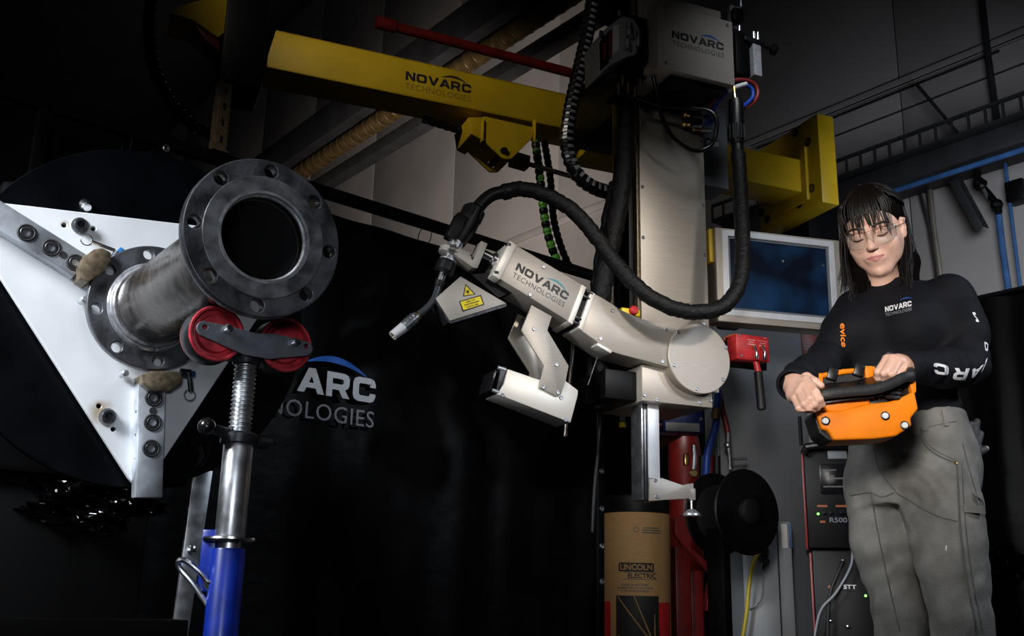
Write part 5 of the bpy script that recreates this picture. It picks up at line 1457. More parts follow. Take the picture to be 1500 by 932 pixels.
class Field:
    def __init__(s, lo, hi, h):
        s.o = np.array(lo, float); s.h = h
        s.n = np.ceil((np.array(hi) - s.o) / h).astype(int) + 1
        s.F = np.full(tuple(s.n), 1.0)
    def block(s, lo, hi):
        a = np.clip(np.floor((np.array(lo) - s.o) / s.h).astype(int), 0, s.n - 1)
        b = np.clip(np.ceil((np.array(hi) - s.o) / s.h).astype(int) + 1, 1, s.n)
        if np.any(b <= a): return None
        ax = [s.o[i] + s.h * np.arange(a[i], b[i]) for i in range(3)]
        return tuple(slice(a[i], b[i]) for i in range(3)), np.meshgrid(*ax, indexing='ij', sparse=True)
    def put(s, lo, hi, f, k, cut=False):
        m = k + 3 * s.h + .004
        r = s.block(np.array(lo) - m, np.array(hi) + m)
        if r is None: return s
        sl, (X, Y, Z) = r
        d = f(X, Y, Z)
        s.F[sl] = -smin(-s.F[sl], d, k) if cut else smin(s.F[sl], d, k)
        return s
    def cone(s, a, b, ra, rb=None, k=.01, cut=False, flat=None):
        rb = ra if rb is None else rb
        a = np.array(a, float); b = np.array(b, float); ab = b - a; L = max(1e-9, ab.dot(ab)); r = max(ra, rb)
        def f(X, Y, Z):
            t = np.clip(((X - a[0]) * ab[0] + (Y - a[1]) * ab[1] + (Z - a[2]) * ab[2]) / L, 0, 1)
            return np.sqrt((X - a[0] - t * ab[0]) ** 2 + (Y - a[1] - t * ab[1]) ** 2 + (Z - a[2] - t * ab[2]) ** 2) - (ra + (rb - ra) * t)
        return s.put(np.minimum(a, b) - r, np.maximum(a, b) + r, f, k, cut)
    def chain(s, pts, rs, k=.01):
        for i in range(len(pts) - 1): s.cone(pts[i], pts[i + 1], rs[i], rs[i + 1], k)
        return s
    def ell(s, c, r, k=.01, cut=False, rot=None):
        c = np.array(c, float); r = np.array(r, float); q = max(r)
        M_ = np.array(rot) if rot is not None else None
        def f(X, Y, Z):
            x, y, z = X - c[0], Y - c[1], Z - c[2]
            if M_ is not None: x, y, z = (M_[0][0] * x + M_[1][0] * y + M_[2][0] * z, M_[0][1] * x + M_[1][1] * y + M_[2][1] * z, M_[0][2] * x + M_[1][2] * y + M_[2][2] * z)
            k0 = np.sqrt((x / r[0]) ** 2 + (y / r[1]) ** 2 + (z / r[2]) ** 2) + 1e-9
            k1 = np.sqrt((x / r[0] ** 2) ** 2 + (y / r[1] ** 2) ** 2 + (z / r[2] ** 2) ** 2) + 1e-9
            return k0 * (k0 - 1) / k1
        return s.put(c - q, c + q, f, k, cut)
    def loft(s, lv, yaw, k=.02):
        """levels (cx, cy, z, half width, half depth) bottom to top, turned by yaw"""
        lv = sorted(lv, key=lambda q: q[2]); A = np.array(lv, float); cs, sn = math.cos(yaw), math.sin(yaw)
        R_ = max(A[:, 3].max(), A[:, 4].max())
        lo = A[:, :3].min(0) - [R_, R_, 0]; hi = A[:, :3].max(0) + [R_, R_, 0]
        def f(X, Y, Z):
            z = Z[0, 0]
            cx, cy, rx, ry = (np.interp(z, A[:, 2], A[:, i])[None, None, :] for i in (0, 1, 3, 4))
            dx, dy = X - cx, Y - cy
            u = dx * cs + dy * sn; v = -dx * sn + dy * cs
            q = (np.abs(u / rx) ** 2.3 + np.abs(v / ry) ** 2.3) ** (1 / 2.3)
            d = (q - 1) * np.minimum(rx, ry)
            return np.maximum(d, np.maximum(Z - A[-1, 2], A[0, 2] - Z))
        return s.put(lo, hi, f, k)
    def cutbox(s, lo, hi):
        def f(X, Y, Z):
            return np.maximum(np.maximum(np.maximum(lo[0] - X, X - hi[0]), np.maximum(lo[1] - Y, Y - hi[1])), np.maximum(lo[2] - Z, Z - hi[2]))
        return s.put(lo, hi, f, .004, True)
    def mesh(s, relax=1):
        s.F[0] = s.F[-1] = 1; s.F[:, 0] = s.F[:, -1] = 1; s.F[:, :, 0] = s.F[:, :, -1] = 1
        v, q = nets(s.F, s.o, s.h)
        for _ in range(relax):
            acc = np.zeros_like(v); n = np.zeros(len(v))
            for i in range(4):
                a, b = q[:, i], q[:, (i + 1) % 4]
                np.add.at(acc, a, v[b]); np.add.at(n, a, 1); np.add.at(acc, b, v[a]); np.add.at(n, b, 1)
            v = v * .5 + acc / n[:, None] * .5
        return v, q
def np_mesh(name, v, q, mats, mi=None):
    me = bpy.data.meshes.new(name)
    me.from_pydata([tuple(p) for p in v], [], [tuple(int(i) for i in f) for f in q])
    for m_ in mats: me.materials.append(MATS[m_])
    if mi is not None: me.polygons.foreach_set('material_index', mi)
    me.polygons.foreach_set('use_smooth', [True] * len(me.polygons)); me.update()
    return me
def normals(v, q):
    n = np.zeros_like(v); fn = np.cross(v[q[:, 2]] - v[q[:, 0]], v[q[:, 3]] - v[q[:, 1]])
    for i in range(4): np.add.at(n, q[:, i], fn)
    return n / (np.linalg.norm(n, axis=1)[:, None] + 1e-12)
def A3(p): return np.array((p[0], p[1], p[2]))

# ================================================================== WOMAN
YAW_C, YAW_P = R(-28), R(-36)
def wy(px, py, y): return Wy(px, py, y)
sL, eL, wL = wy(1393, 436, 2.62), wy(1419, 536, 2.56), wy(1336, 538, 2.41)
sR, eR, wR = wy(1256, 456, 2.76), wy(1212, 530, 2.68), wy(1167, 560, 2.42)
def lev(px, py, y, rx, ry):
    p = wy(px, py, y); return (p.x, p.y, p.z, rx, ry)
torso = [lev(1322, 614, 2.70, .150, .112), lev(1318, 580, 2.70, .148, .112), lev(1314, 540, 2.70, .150, .116), lev(1312, 500, 2.70, .158, .124), lev(1313, 465, 2.70, .165, .120),
         lev(1316, 445, 2.71, .152, .105), lev(1315, 432, 2.715, .118, .085), lev(1310, 420, 2.72, .078, .068)]
NB = wy(1304, 437, 2.715)
# --- sweatshirt
f = Field((.60, 2.28, .93), (1.36, 2.95, 1.46), .0055)
f.loft(torso, YAW_C, .02)
f.chain([sL, sL.lerp(eL, .5) + V((.008, 0, 0)), eL], [.064, .058, .053], .03)
f.chain([eL, eL.lerp(wL, .5) + V((0, 0, -.006)), wL], [.053, .049, .040], .02)
f.chain([sR, sR.lerp(eR, .5), eR], [.062, .056, .050], .03)
f.chain([eR, eR.lerp(wR, .5), wR], [.050, .047, .040], .02)
tf = V((-math.sin(-YAW_C), -math.cos(YAW_C), 0)); tl_ = V((math.cos(YAW_C), math.sin(YAW_C), 0))
for s_ in (-1, 1):
    cpos = wy(1302, 492, 2.70) + tf * .085 + tl_ * (.075 * s_)
    f.ell(cpos, (.062, .058, .06), .05)
f.cone(NB + V((0, .0, -.012)), NB + V((-.004, -.004, .015)), .068, .060, .02)
v, q = f.mesh(1)
# open neck: drop the cap faces
n = normals(v, q)
def seg_t(v, a, b):
    a, b = A3(a), A3(b); ab = b - a; return np.clip(((v - a) @ ab) / ab.dot(ab), 0, 1), np.linalg.norm(v - a - np.clip(((v - a) @ ab) / ab.dot(ab), 0, 1)[:, None] * ab, axis=1)
disp = np.zeros(len(v))
for (a, b_, am, fr_) in ((sL, eL, .004, 9), (eL, wL, .0045, 11), (sR, eR, .0035, 9), (eR, wR, .0045, 11)):
    t, d = seg_t(v, a, b_); w_ = np.clip(1.6 - d / .055, 0, 1)
    ph = v[:, 0] * 37 + v[:, 2] * 51 + v[:, 1] * 23
    disp += w_ * am * (2.0 * (1 - np.abs(np.sin(t * fr_ + 1.1 * np.sin(ph * .35)))) ** 2 * (.4 + .8 * np.abs(t - .35)) - .6 + .4 * np.sin(t * fr_ * 4.3 + ph))
wst = np.clip((1.12 - v[:, 2]) / .12, 0, 1)
disp += wst * .004 * np.sin(v[:, 2] * 95 + 2 * np.sin(v[:, 0] * 19)) + .0025 * np.sin(v[:, 0] * 31 + 2.2 * np.sin(v[:, 2] * 22)) * (1 - wst)
v = v + n * disp[:, None]
SW_v, SW_q = v, q
sw_bvh = BVHTree.FromPolygons([tuple(p) for p in v], [tuple(int(i) for i in t) for t in q])
# --- trousers
hipR, kneeR = wy(1284, 712, 2.76), wy(1322, 905, 2.74)
hipL, kneeL = wy(1373, 715, 2.62), wy(1407, 905, 2.58)
anR = V((kneeR.x + .015, kneeR.y + .05, .10)); anL = V((kneeL.x + .015, kneeL.y + .05, .10))
pel = [lev(1336, 742, 2.70, .145, .105), lev(1338, 715, 2.70, .164, .124), lev(1338, 685, 2.70, .168, .130), lev(1336, 655, 2.70, .162, .124), lev(1331, 625, 2.70, .150, .116), lev(1328, 606, 2.70, .145, .112)]
f = Field((.72, 2.36, .06), (1.38, 3.02, 1.03), .0065)
f.loft(pel, YAW_P, .02)
f.chain([hipR, hipR.lerp(kneeR, .45) + V((-.012, 0, 0)), kneeR, anR], [.084, .078, .069, .070], .03)
f.chain([hipL, hipL.lerp(kneeL, .40) + V((.004, 0, 0)), kneeL, anL], [.102, .091, .077, .074], .008)
f.ell(wy(1390, 690, 2.73), (.070, .07, .09), .05)
v, q = f.mesh(1)
n = normals(v, q); disp = np.zeros(len(v))
for (a, b_, m_) in ((hipR, kneeR, 1), (hipL, kneeL, 1), (kneeR, anR, 1.6), (kneeL, anL, 1.6)):
    t, d = seg_t(v, a, b_); w_ = np.clip(1.7 - d / .085, 0, 1)
    ph = v[:, 0] * 33 - v[:, 1] * 27
    disp += w_ * m_ * (.0110 * ((1 - np.abs(np.sin(t * 7 + 1.2 * np.sin(ph * .6) + ph * .3))) ** 2 - .3) * (.25 + .75 * np.abs(t - .4)) + .0022 * np.sin(t * 31 + 2 * np.sin(ph * .7 + t * 4)) * (.3 + .7 * t))
cr_ = A3(wy(1312, 728, 2.56)); dc = np.linalg.norm(v - cr_, axis=1)
disp += .0035 * np.exp(-(dc / .10) ** 2) * np.sin(dc * 190 + v[:, 2] * 60)
v = v + n * disp[:, None]
PT_v, PT_q = v, q
pt_bvh = BVHTree.FromPolygons([tuple(p) for p in v], [tuple(int(i) for i in t) for t in q])

# --- head
HS = 1.0
fw = (CR * (-math.sin(R(28)) * math.cos(R(9))) - CU * math.sin(R(9)) - CF * (math.cos(R(28)) * math.cos(R(9)))).normalized()
upv = (CR * -.25 + CU * .97); upv = (upv - fw * upv.dot(fw)).normalized()
rtv = (-fw).cross(upv) * -1      # towards the picture's right
rtv = upv.cross(-fw) * -1 if rtv.dot(CR) < 0 else rtv
HO = Wy(1281, 341, 2.66)
HM = basis(HO, rtv, -fw, upv)
HI = HM.inverted()
nbl = HI @ (NB + V((0, .01, -.05)))
f = Field((-.11, -.135, -.26), (.13, .17, .15), .0021)
f.ell((0, .018, .035), (.074, .094, .086), .02)
f.ell((0, -.022, -.022), (.0575, .066, .076), .03)
f.ell((0, -.045, -.074), (.029, .037, .038), .025)
f.ell((0, -.071, -.103), (.013, .013, .012), .020)
for s_ in (-1, 1):
    f.ell((s_ * .038, -.056, -.028), (.023, .024, .022), .02)
    f.cone((s_ * .051, .0, -.038), (s_ * .018, -.054, -.095), .014, .012, .022)
    f.cone((s_ * .010, -.088, .022), (s_ * .045, -.076, .022), .010, .008, .014)
    f.ell((s_ * .042, -.028, -.045), (.018, .034, .034), .03)
    f.ell((s_ * .0315, -.094, .000), (.019, .014, .012), .010, True)
    f.ell((s_ * .0315, -.0735, -.001), (.0150, .0148, .0125), .003)
    f.cone((s_ * .0190, -.0875, -.0055), (s_ * .0440, -.0800, -.0045), .0016, .0012, .002, True)
    f.ell((s_ * .074, .014, -.006), (.008, .017, .029), .006, rot=[[1, 0, 0], [0, .97, .25], [0, -.25, .97]])
    f.ell((s_ * .082, .010, -.002), (.005, .009, .017), .003, True)
    f.cone((s_ * .076, .006, .018), (s_ * .079, .024, .016), .005, .005, .004)
    f.ell((s_ * .0098, -.0960, -.0350), (.0066, .0080, .0058), .005)
f.cone((0, -.086, .012), (0, -.107, -.028), .0075, .0090, .010)
f.ell((0, -.1075, -.0320), (.0095, .0090, .0080), .006)
for s_ in (-1, 1): f.ell((s_ * .0058, -.1030, -.0405), (.0026, .0038, .0020), .0015, True)
# mouth
f.ell((0, -.076, -.062), (.024, .015, .016), .016)
f.cone((-.019, -.0835, -.0610), (-.004, -.0905, -.0585), .0022, .0032, .004).cone((.004, -.0905, -.0585), (.019, -.0835, -.0610), .0032, .0022, .004)
f.cone((-.014, -.0840, -.0660), (0, -.0895, -.0670), .0024, .0040, .005).cone((0, -.0895, -.0670), (.014, -.0840, -.0660), .0040, .0024, .005)
for a, b_ in (((-.0225, -.0835, -.0624), (-.010, -.0925, -.0630)), ((-.010, -.0925, -.0630), (.010, -.0925, -.0630)), ((.010, -.0925, -.0630), (.0225, -.0835, -.0624))):
    f.cone(a, b_, .0013, .0013, .0018, True)
f.cone((0, .022, -.060), nbl, .045, .052, .02)
f.cone((.0, -.02, -.075), nbl + V((0, -.01, .06)), .034, .036, .02)
v, q = f.mesh(1)
c_ = v[q].mean(1)
up_l = (c_[:, 1] < -.0795) & (np.abs(c_[:, 0]) < .0225) & (c_[:, 2] > -.0635 - .0 * np.abs(c_[:, 0])) & (c_[:, 2] < -.0556 - .16 * np.abs(np.abs(c_[:, 0]) - .006))
lo_l = (c_[:, 1] < -.0795) & (np.abs(c_[:, 0]) < .021) & (c_[:, 2] <= -.0630) & (c_[:, 2] > -.0710 + .24 * np.abs(c_[:, 0]))
head_mi = np.where(up_l | lo_l, 1, 0)
HMn = np.array(HM)
head_v = v @ HMn[:3, :3].T + HMn[:3, 3]; head_q = q
# --- hands
def hand(path_sets, palm, lo, hi):
    g = Field(lo, hi, .0021)
    for pts, rs in palm: g.chain(pts, rs, .012)
    for pts, rs in path_sets: g.chain(pts, rs, .0035)
    return g.mesh(1)
def pts_(L): return [Wy(*p) for p in L]
fing = [.0098, .0088, .0082, .0072]
hR_p = [(pts_([(1160, 557, 2.425), (1168, 561, 2.39), (1182, 557, 2.345)]), [.026, .021, .0105]), (pts_([(1160, 558, 2.425), (1168, 568, 2.38), (1177, 566, 2.335)]), [.026, .020, .0115]),
        (pts_([(1161, 560, 2.425), (1167, 574, 2.37), (1171, 575, 2.332)]), [.025, .018, .0110]), (pts_([(1162, 562, 2.425), (1164, 580, 2.375), (1165, 585, 2.338)]), [.024, .016, .0100])]
hR_f = [(pts_([(1182, 557, 2.345), (1195, 574, 2.298), (1201, 585, 2.290), (1205, 593, 2.300)]), [.0102, .0088, .0080, .0070]),
        (pts_([(1177, 566, 2.335), (1187, 584, 2.292), (1193, 593, 2.292), (1198, 598, 2.304)]), [.0104, .0090, .0082, .0072]),
        (pts_([(1171, 575, 2.332), (1178, 592, 2.294), (1185, 600, 2.296), (1191, 603, 2.308)]), [.0100, .0086, .0078, .0068]),
        (pts_([(1165, 585, 2.338), (1170, 598, 2.305), (1177, 605, 2.306), (1184, 607, 2.316)]), [.0090, .0076, .0068, .0060]),
        (pts_([(1168, 557, 2.40), (1182, 553, 2.365), (1194, 559, 2.345), (1203, 565, 2.340)]), [.016, .0120, .0096, .0080])]
hR_v, hR_q = hand(hR_f, hR_p, (.62, 2.26, .92), (.90, 2.47, 1.13))
hL_p = [(pts_([(1338, 536, 2.43), (1318, 533, 2.40), (1299, 526, 2.385)]), [.027, .021, .0110]), (pts_([(1338, 536, 2.43), (1322, 533, 2.395), (1308, 526, 2.375)]), [.026, .020, .0112]),
        (pts_([(1338, 538, 2.43), (1327, 536, 2.395), (1318, 529, 2.372)]), [.025, .019, .0108]), (pts_([(1338, 540, 2.43), (1331, 540, 2.40), (1327, 535, 2.375)]), [.024, .017, .0100])]
hL_f = [(pts_([(1299, 526, 2.385), (1286, 545, 2.372), (1286, 554, 2.385), (1290, 560, 2.40)]), [.0104, .0090, .0080, .0070]),
        (pts_([(1308, 526, 2.375), (1295, 547, 2.358), (1296, 556, 2.375), (1300, 561, 2.39)]), [.0106, .0092, .0082, .0072]),
        (pts_([(1318, 529, 2.372), (1307, 548, 2.355), (1308, 557, 2.37), (1311, 562, 2.39)]), [.0102, .0088, .0080, .0070]),
        (pts_([(1327, 535, 2.375), (1319, 549, 2.358), (1320, 556, 2.37), (1322, 562, 2.385)]), [.0092, .0078, .0070, .0062]),
        (pts_([(1326, 540, 2.44), (1305, 545, 2.44), (1291, 551, 2.43), (1282, 556, 2.42)]), [.016, .0125, .0098, .0080])]
hL_v, hL_q = hand(hL_f, hL_p, (.86, 2.30, .98), (1.10, 2.50, 1.18))
# --- body inside the clothes
f = Field((.62, 2.30, .03), (1.36, 3.02, 1.42), .011)
f.loft([(a, b, c, d - .022, e - .022) for a, b, c, d, e in torso], YAW_C, .02).loft([(a, b, c, d - .022, e - .022) for a, b, c, d, e in pel], YAW_P, .02)
f.chain([sL, eL, wL], [.042, .034, .024], .02).chain([sR, eR, wR], [.040, .034, .024], .02)
f.chain([hipR, kneeR, anR, anR - V((0, 0, .06))], [.07, .050, .04, .035], .02).chain([hipL, kneeL, anL, anL - V((0, 0, .06))], [.08, .052, .04, .035], .02)
f.cone(NB + V((0, .01, -.06)), NB, .05, .045, .02)
bv, bq = f.mesh(1)
parts = [(head_v, head_q, head_mi), (hR_v, hR_q, None), (hL_v, hL_q, None), (bv, bq, None)]
vs, qs, mi, k = [], [], [], 0
for a, b_, m_ in parts:
    vs.append(a); qs.append(b_ + k); k += len(a); mi.append(np.zeros(len(b_), int) if m_ is None else m_)
body = obj('person', np_mesh('person', np.concatenate(vs), np.concatenate(qs), ['skin', 'lips'], np.concatenate(mi)))
tag(body, 'woman in dark sweatshirt and grey work trousers looking down at orange remote control', 'person')
# sweatshirt with the neck left open
keep = ~((np.linalg.norm(SW_v[SW_q].mean(1) - A3(NB + V((-.004, -.004, .03))), axis=1) < .050) & (SW_v[SW_q].mean(1)[:, 2] > NB.z + .02))
swo = obj('sweatshirt', np_mesh('sweatshirt', SW_v, SW_q[keep], ['sweat']), None, body); lab(swo, 'dark navy long-sleeved sweatshirt with white lettering')
tro = obj('trousers', np_mesh('trousers', PT_v, PT_q, ['denim']), None, body); lab(tro, 'grey canvas carpenter trousers')
# ribbed collar and cuffs
def cuff(name, c, ax_, r, w_, parent, rx=1.0):
    ax_ = V(ax_).normalized()
    return MB().lathe([(r * .97, -w_ / 2), (r + .003, -w_ * .4), (r + .004, 0), (r + .003, w_ * .4), (r * .95, w_ / 2), (r * .88, w_ / 2), (r * .88, -w_ / 2)], c, ax_, 36, closed=True).build(name, 'sweat', parent, ang=60)
cuff('cuff', wL + (wL - eL).normalized() * .018, wL - eL, .037, .05, swo)
cuff('cuff', wR + (wR - eR).normalized() * .018, wR - eR, .037, .05, swo)
cuff('collar', NB + V((-.004, -.006, .018)), (-.12, -.30, 1), .0635, .022, swo)
# boots
for an in (anR, anL):
    d_ = V((-.55, -.83, 0)); f = Field((an.x - .25, an.y - .3, -.005), (an.x + .12, an.y + .12, .2), .008)
    f.chain([an + V((0, 0, .06)), an - V((0, 0, .05))], [.055, .052], .02).chain([V((an.x, an.y, .045)) - d_ * .03, V((an.x, an.y, .045)) + d_ * .17], [.046, .042], .02)
    f.F[:, :, 0:2] = 1
    a, b_ = f.mesh(1); bo_ = obj('boot', np_mesh('boot', a, b_, ['black_rubber']), None, body)
# --- eyebrows, lashes
def hl(p): return HM @ V(p)
for s_ in (-1, 1):
    MB().tube([hl((s_ * x, y, z)) for x, y, z in spline([V((.011, -.0965, .0205)), V((.028, -.0955, .0262)), V((.044, -.0860, .0255)), V((.056, -.0720, .0185))], 5)], [.0016] + [.0031] * 10 + [.0024] * 4 + [.0010], 8).build('eyebrow', 'brow', body)
    MB().tube([hl((s_ * x, y, z)) for x, y, z in spline([V((.0180, -.0860, -.0055)), V((.0265, -.0892, -.0072)), V((.0360, -.0880, -.0072)), V((.0460, -.0800, -.0040))], 4)], .0012, 6).build('eyelashes', 'brow', body)
# --- hair: a skull cap with long locks
rnd = random.Random(3)
grav = (HI.to_3x3() @ V((0, 0, -1))).normalized()
f = Field((-.14, -.13, -.30), (.16, .20, .17), .004)
f.ell((0, .022, .040), (.0805, .099, .0915), .01)
f.cutbox((-.2, -.3, -.3), (.2, -.066, .062))
f.ell((0, -.055, -.030), (.090, .080, .092), .008, True)
f.ell((.082, .004, -.008), (.022, .028, .036), .006, True)
base = V((.0, .070, -.01))
f.chain([base, base + grav * .08 + V((.0, .0, 0)), base + grav * .17], [.060, .058, .045], .03)
f.chain([V((-.055, .03, -.01)), V((-.055, .03, -.01)) + grav * .09, V((-.045, .02, -.01)) + grav * .17], [.022, .024, .018], .02)
f.chain([V((-.040, .05, -.03)), V((-.040, .045, -.03)) + grav * .07, V((-.035, .03, -.03)) + grav * .15], [.034, .036, .030], .02)
f.chain([V((.055, .055, -.02)), V((.070, .050, -.02)) + grav * .09, V((.078, .040, -.02)) + grav * .165], [.026, .030, .020], .02)
v, q = f.mesh(1)
b = MB()
cap = np_mesh('hair_base', v, q, ['hair_base']); cap.transform(HM); obj('hair_base', cap, None, body)
C0 = V((0, .022, .040)); RAD = V((.085, .1035, .095))
def on_skull(phi, el, off=0.0):
    """phi from straight ahead, positive to picture right; el elevation"""
    d_ = V((math.sin(phi) * math.cos(el), -math.cos(phi) * math.cos(el), math.sin(el)))
    return V((C0.x + d_.x * (RAD.x + off), C0.y + d_.y * (RAD.y + off), C0.z + d_.z * (RAD.z + off)))
def lock(pts, r0, r1, n=4):
    p = spline(pts, 4); k = len(p)
    b.tube(p, [max(.0004, (r0 + (r1 - r0) * (i / (k - 1)) ** 1.5) * (1 if i else .6)) for i in range(k)], 5)
for i in range(560):
    side = rnd.choice((-1, 1))
    lim = 72 if side < 0 else 104
    phi = R(rnd.uniform(lim, 180)) * side
    off = rnd.uniform(-.001, .004)
    pts = [on_skull(phi * rnd.uniform(.55, .8), R(82), off), on_skull(phi * .92, R(55), off), on_skull(phi, R(22), off), on_skull(phi, R(-8), off + .001)]
    ln_ = rnd.uniform(.12, .185) if side > 0 else rnd.uniform(.13, .18)
    e = pts[-1]; outw = V((math.sin(phi), -math.cos(phi), 0))
    jit = V((rnd.uniform(-.012, .012), rnd.uniform(-.012, .012), 0))
    pts += [e + grav * ln_ * .4 + outw * .006, e + grav * ln_ * .75 + outw * (.010 if side > 0 else .002) + jit * .6, e + grav * ln_ + outw * rnd.uniform(-.006, .012) + jit]
    lock(pts, rnd.uniform(.0022, .0042), .0006)
# locks in front of the shoulder on the picture's right, behind the ear
for i in range(70):
    x = rnd.uniform(.060, .086); y = rnd.uniform(.012, .045)
    e = V((x, y, -.02)); 
    pts = [on_skull(R(105), R(35), .002), on_skull(R(112), R(5), .002), e, e + grav * .06 + V((.002, -.014, 0)), e + grav * .11 + V((rnd.uniform(-.008, .008), -.030, 0)), e + grav * rnd.uniform(.135, .185) + V((rnd.uniform(-.016, .010), rnd.uniform(-.045, -.030), 0))]
    lock(pts, rnd.uniform(.002, .0036), .0005)
# locks falling along the picture's left cheek
for i in range(60):
    y = rnd.uniform(-.035, .03)
    e = V((-.078 - rnd.uniform(0, .004), y, -.01))
    pts = [on_skull(R(-60), R(60), .002), on_skull(R(-78), R(25), .003), e, e + grav * .06, e + grav * .12 + V((.006, 0, 0)), e + grav * rnd.uniform(.14, .18) + V((rnd.uniform(.0, .02), rnd.uniform(-.01, .01), 0))]
    lock(pts, rnd.uniform(.002, .0036), .0005)
for i in range(90):
    e = V((rnd.uniform(-.072, -.025), rnd.uniform(.0, .05), -.03))
    lock([V((e.x * 1.05, .03, .03)), e, e + grav * .06, e + grav * .11 + V((rnd.uniform(-.006, .006), -.006, 0)), e + grav * rnd.uniform(.13, .165) + V((rnd.uniform(-.010, .010), -.012, 0))], rnd.uniform(.0022, .0036), .0006)
# fringe, gathered in wisps
clump = [-.066, -.056, -.046, -.035, -.026, -.015, -.006, .006, .014, .025, .034, .045, .054, .061]
for i in range(120):
    cx_ = rnd.choice(clump); x = cx_ + rnd.uniform(-.010, .010)
    g = min(1, abs(x) / .07)
    x1_ = cx_ + (x - cx_) * .25 + .004 * math.sin(cx_ * 190)
    zend = .016 + .010 * math.sin(cx_ * 310 + 1) + rnd.uniform(-.006, .010) - .024 * g ** 2
    fy = -.0895 + .030 * g ** 2.2
    pts = [V((x * .35, -.012, .1325)), V((x * .8, -.064, .112 - .012 * g)), V((x, fy - .002, .080 - .006 * g)), V(((x + x1_) / 2, fy - .0075, .052)), V((x1_ * 1.01, fy - .0085, zend))]
    lock(pts, rnd.uniform(.0012, .0024), .0004)
# temple hair drawn back to the ear
for i in range(170):
    k_ = rnd.random()
    pts = [on_skull(R(18 + 46 * k_), R(66 - 30 * k_), .001), on_skull(R(52 + 26 * k_), R(50 - 30 * k_), .003), on_skull(R(86 + 8 * k_), R(32 - 22 * k_), .004), on_skull(R(116), R(10 - 8 * k_), .003), on_skull(R(132), R(-14), .002)]
    pts += [pts[-1] + grav * .08, pts[-1] + grav * rnd.uniform(.12, .17)]
    lock(pts, rnd.uniform(.0018, .0032), .0006)
# side hair swept back over the ear
for i in range(130):
    k_ = rnd.random(); el0 = R(70 - 40 * k_)
    pts = [on_skull(R(25 + 20 * k_), R(84 - 10 * k_), .002), on_skull(R(62 + 14 * k_), R(66 - 30 * k_), .003), on_skull(R(92 + 10 * k_), R(46 - 30 * k_), .003), on_skull(R(122), R(22 - 16 * k_), .002), on_skull(R(135), R(-10), .002)]
    pts += [pts[-1] + grav * .08, pts[-1] + grav * rnd.uniform(.12, .17)]
    lock(pts, rnd.uniform(.0022, .0036), .0006)
for i in range(120):
    phi = R(rnd.uniform(-85, 85)); pts = [on_skull(phi * .3, R(86), .002), on_skull(phi * .7, R(66), .003), on_skull(phi, R(44), .003), on_skull(phi * 1.02, R(30), .002)]
    lock(pts, .0032, .0012)
me = b.done('hair', 80, False); me.transform(HM)
me.materials.clear()
hr = obj('hair', me, 'hair', body); lab(hr, 'long dark brown hair with a fringe')

# --- safety glasses
m = bpy.data.materials.new('clear_lens'); m.use_nodes = True; nt = m.node_tree
for n_ in list(nt.nodes):
    if n_.type == 'BSDF_PRINCIPLED': nt.nodes.remove(n_)
tp_ = nt.nodes.new('ShaderNodeBsdfTransparent'); tp_.inputs[0].default_value = (.93, .95, .96, 1)
gl = nt.nodes.new('ShaderNodeBsdfGlossy'); gl.inputs['Roughness'].default_value = .04
lw_ = nt.nodes.new('ShaderNodeLayerWeight'); lw_.inputs[0].default_value = .25
fr_ = nt.nodes.new('ShaderNodeMapRange'); fr_.inputs['To Min'].default_value = .03; fr_.inputs['To Max'].default_value = .45
nt.links.new(lw_.outputs['Facing'], fr_.inputs['Value'])
mx = nt.nodes.new('ShaderNodeMixShader'); nt.links.new(fr_.outputs[0], mx.inputs[0]); nt.links.new(tp_.outputs[0], mx.inputs[1]); nt.links.new(gl.outputs[0], mx.inputs[2])
nt.links.new(mx.outputs[0], nt.nodes['Material Output'].inputs[0]); MATS['clear_lens'] = m
m2 = m.copy(); m2.name = 'clear_frame'; MATS['clear_frame'] = m2
for n_ in m2.node_tree.nodes:
    if n_.type == 'MAP_RANGE': n_.inputs['To Min'].default_value = .18; n_.inputs['To Max'].default_value = .7

sg_ = thing('safety_glasses', 'clear safety glasses worn by the woman', 'glasses', HM)
def lens_p(phi, z):
    r = .081 + .004 * math.cos(phi * 2); return V((r * math.sin(phi) * .93, -.033 - r * math.cos(phi), z - .10 * (math.cos(phi) - .75) * .12))
nu, nv = 36, 8; vs, fs = [], []
def zr(phi):
    g = abs(phi) / R(66); top = .0150 - .006 * g ** 3; bot = -.0300 + .012 * g ** 3
    nose = math.exp(-(phi / R(9.5)) ** 2); return bot + nose * .028, top
for i in range(nu + 1):
    phi = R(-66) + R(132) * i / nu; lo, hi = zr(phi)
    for j in range(nv + 1): vs.append(lens_p(phi, lo + (hi - lo) * j / nv))
for i in range(nu):
    for j in range(nv):
        a = i * (nv + 1) + j; fs.append((a, a + nv + 1, a + nv + 2, a + 1))
me = bpy.data.meshes.new('lens'); me.from_pydata(vs, [], fs)
bm = bmesh.new(); bm.from_mesh(me); bmesh.ops.solidify(bm, geom=bm.faces[:], thickness=.0014); bm.to_mesh(me); bm.free(); smooth(me, 50)
obj('lens', me, 'clear_lens', sg_)
MB().tube([lens_p(R(-66) + R(132) * i / 40, zr(R(-66) + R(132) * i / 40)[1]) for i in range(41)], .0011, 6).build('brow_bar', 'clear_frame', sg_)
MB().tube([lens_p(R(-66) + R(132) * i / 40, zr(R(-66) + R(132) * i / 40)[0]) for i in range(41)], .0008, 6).build('lower_rim', 'clear_frame', sg_)
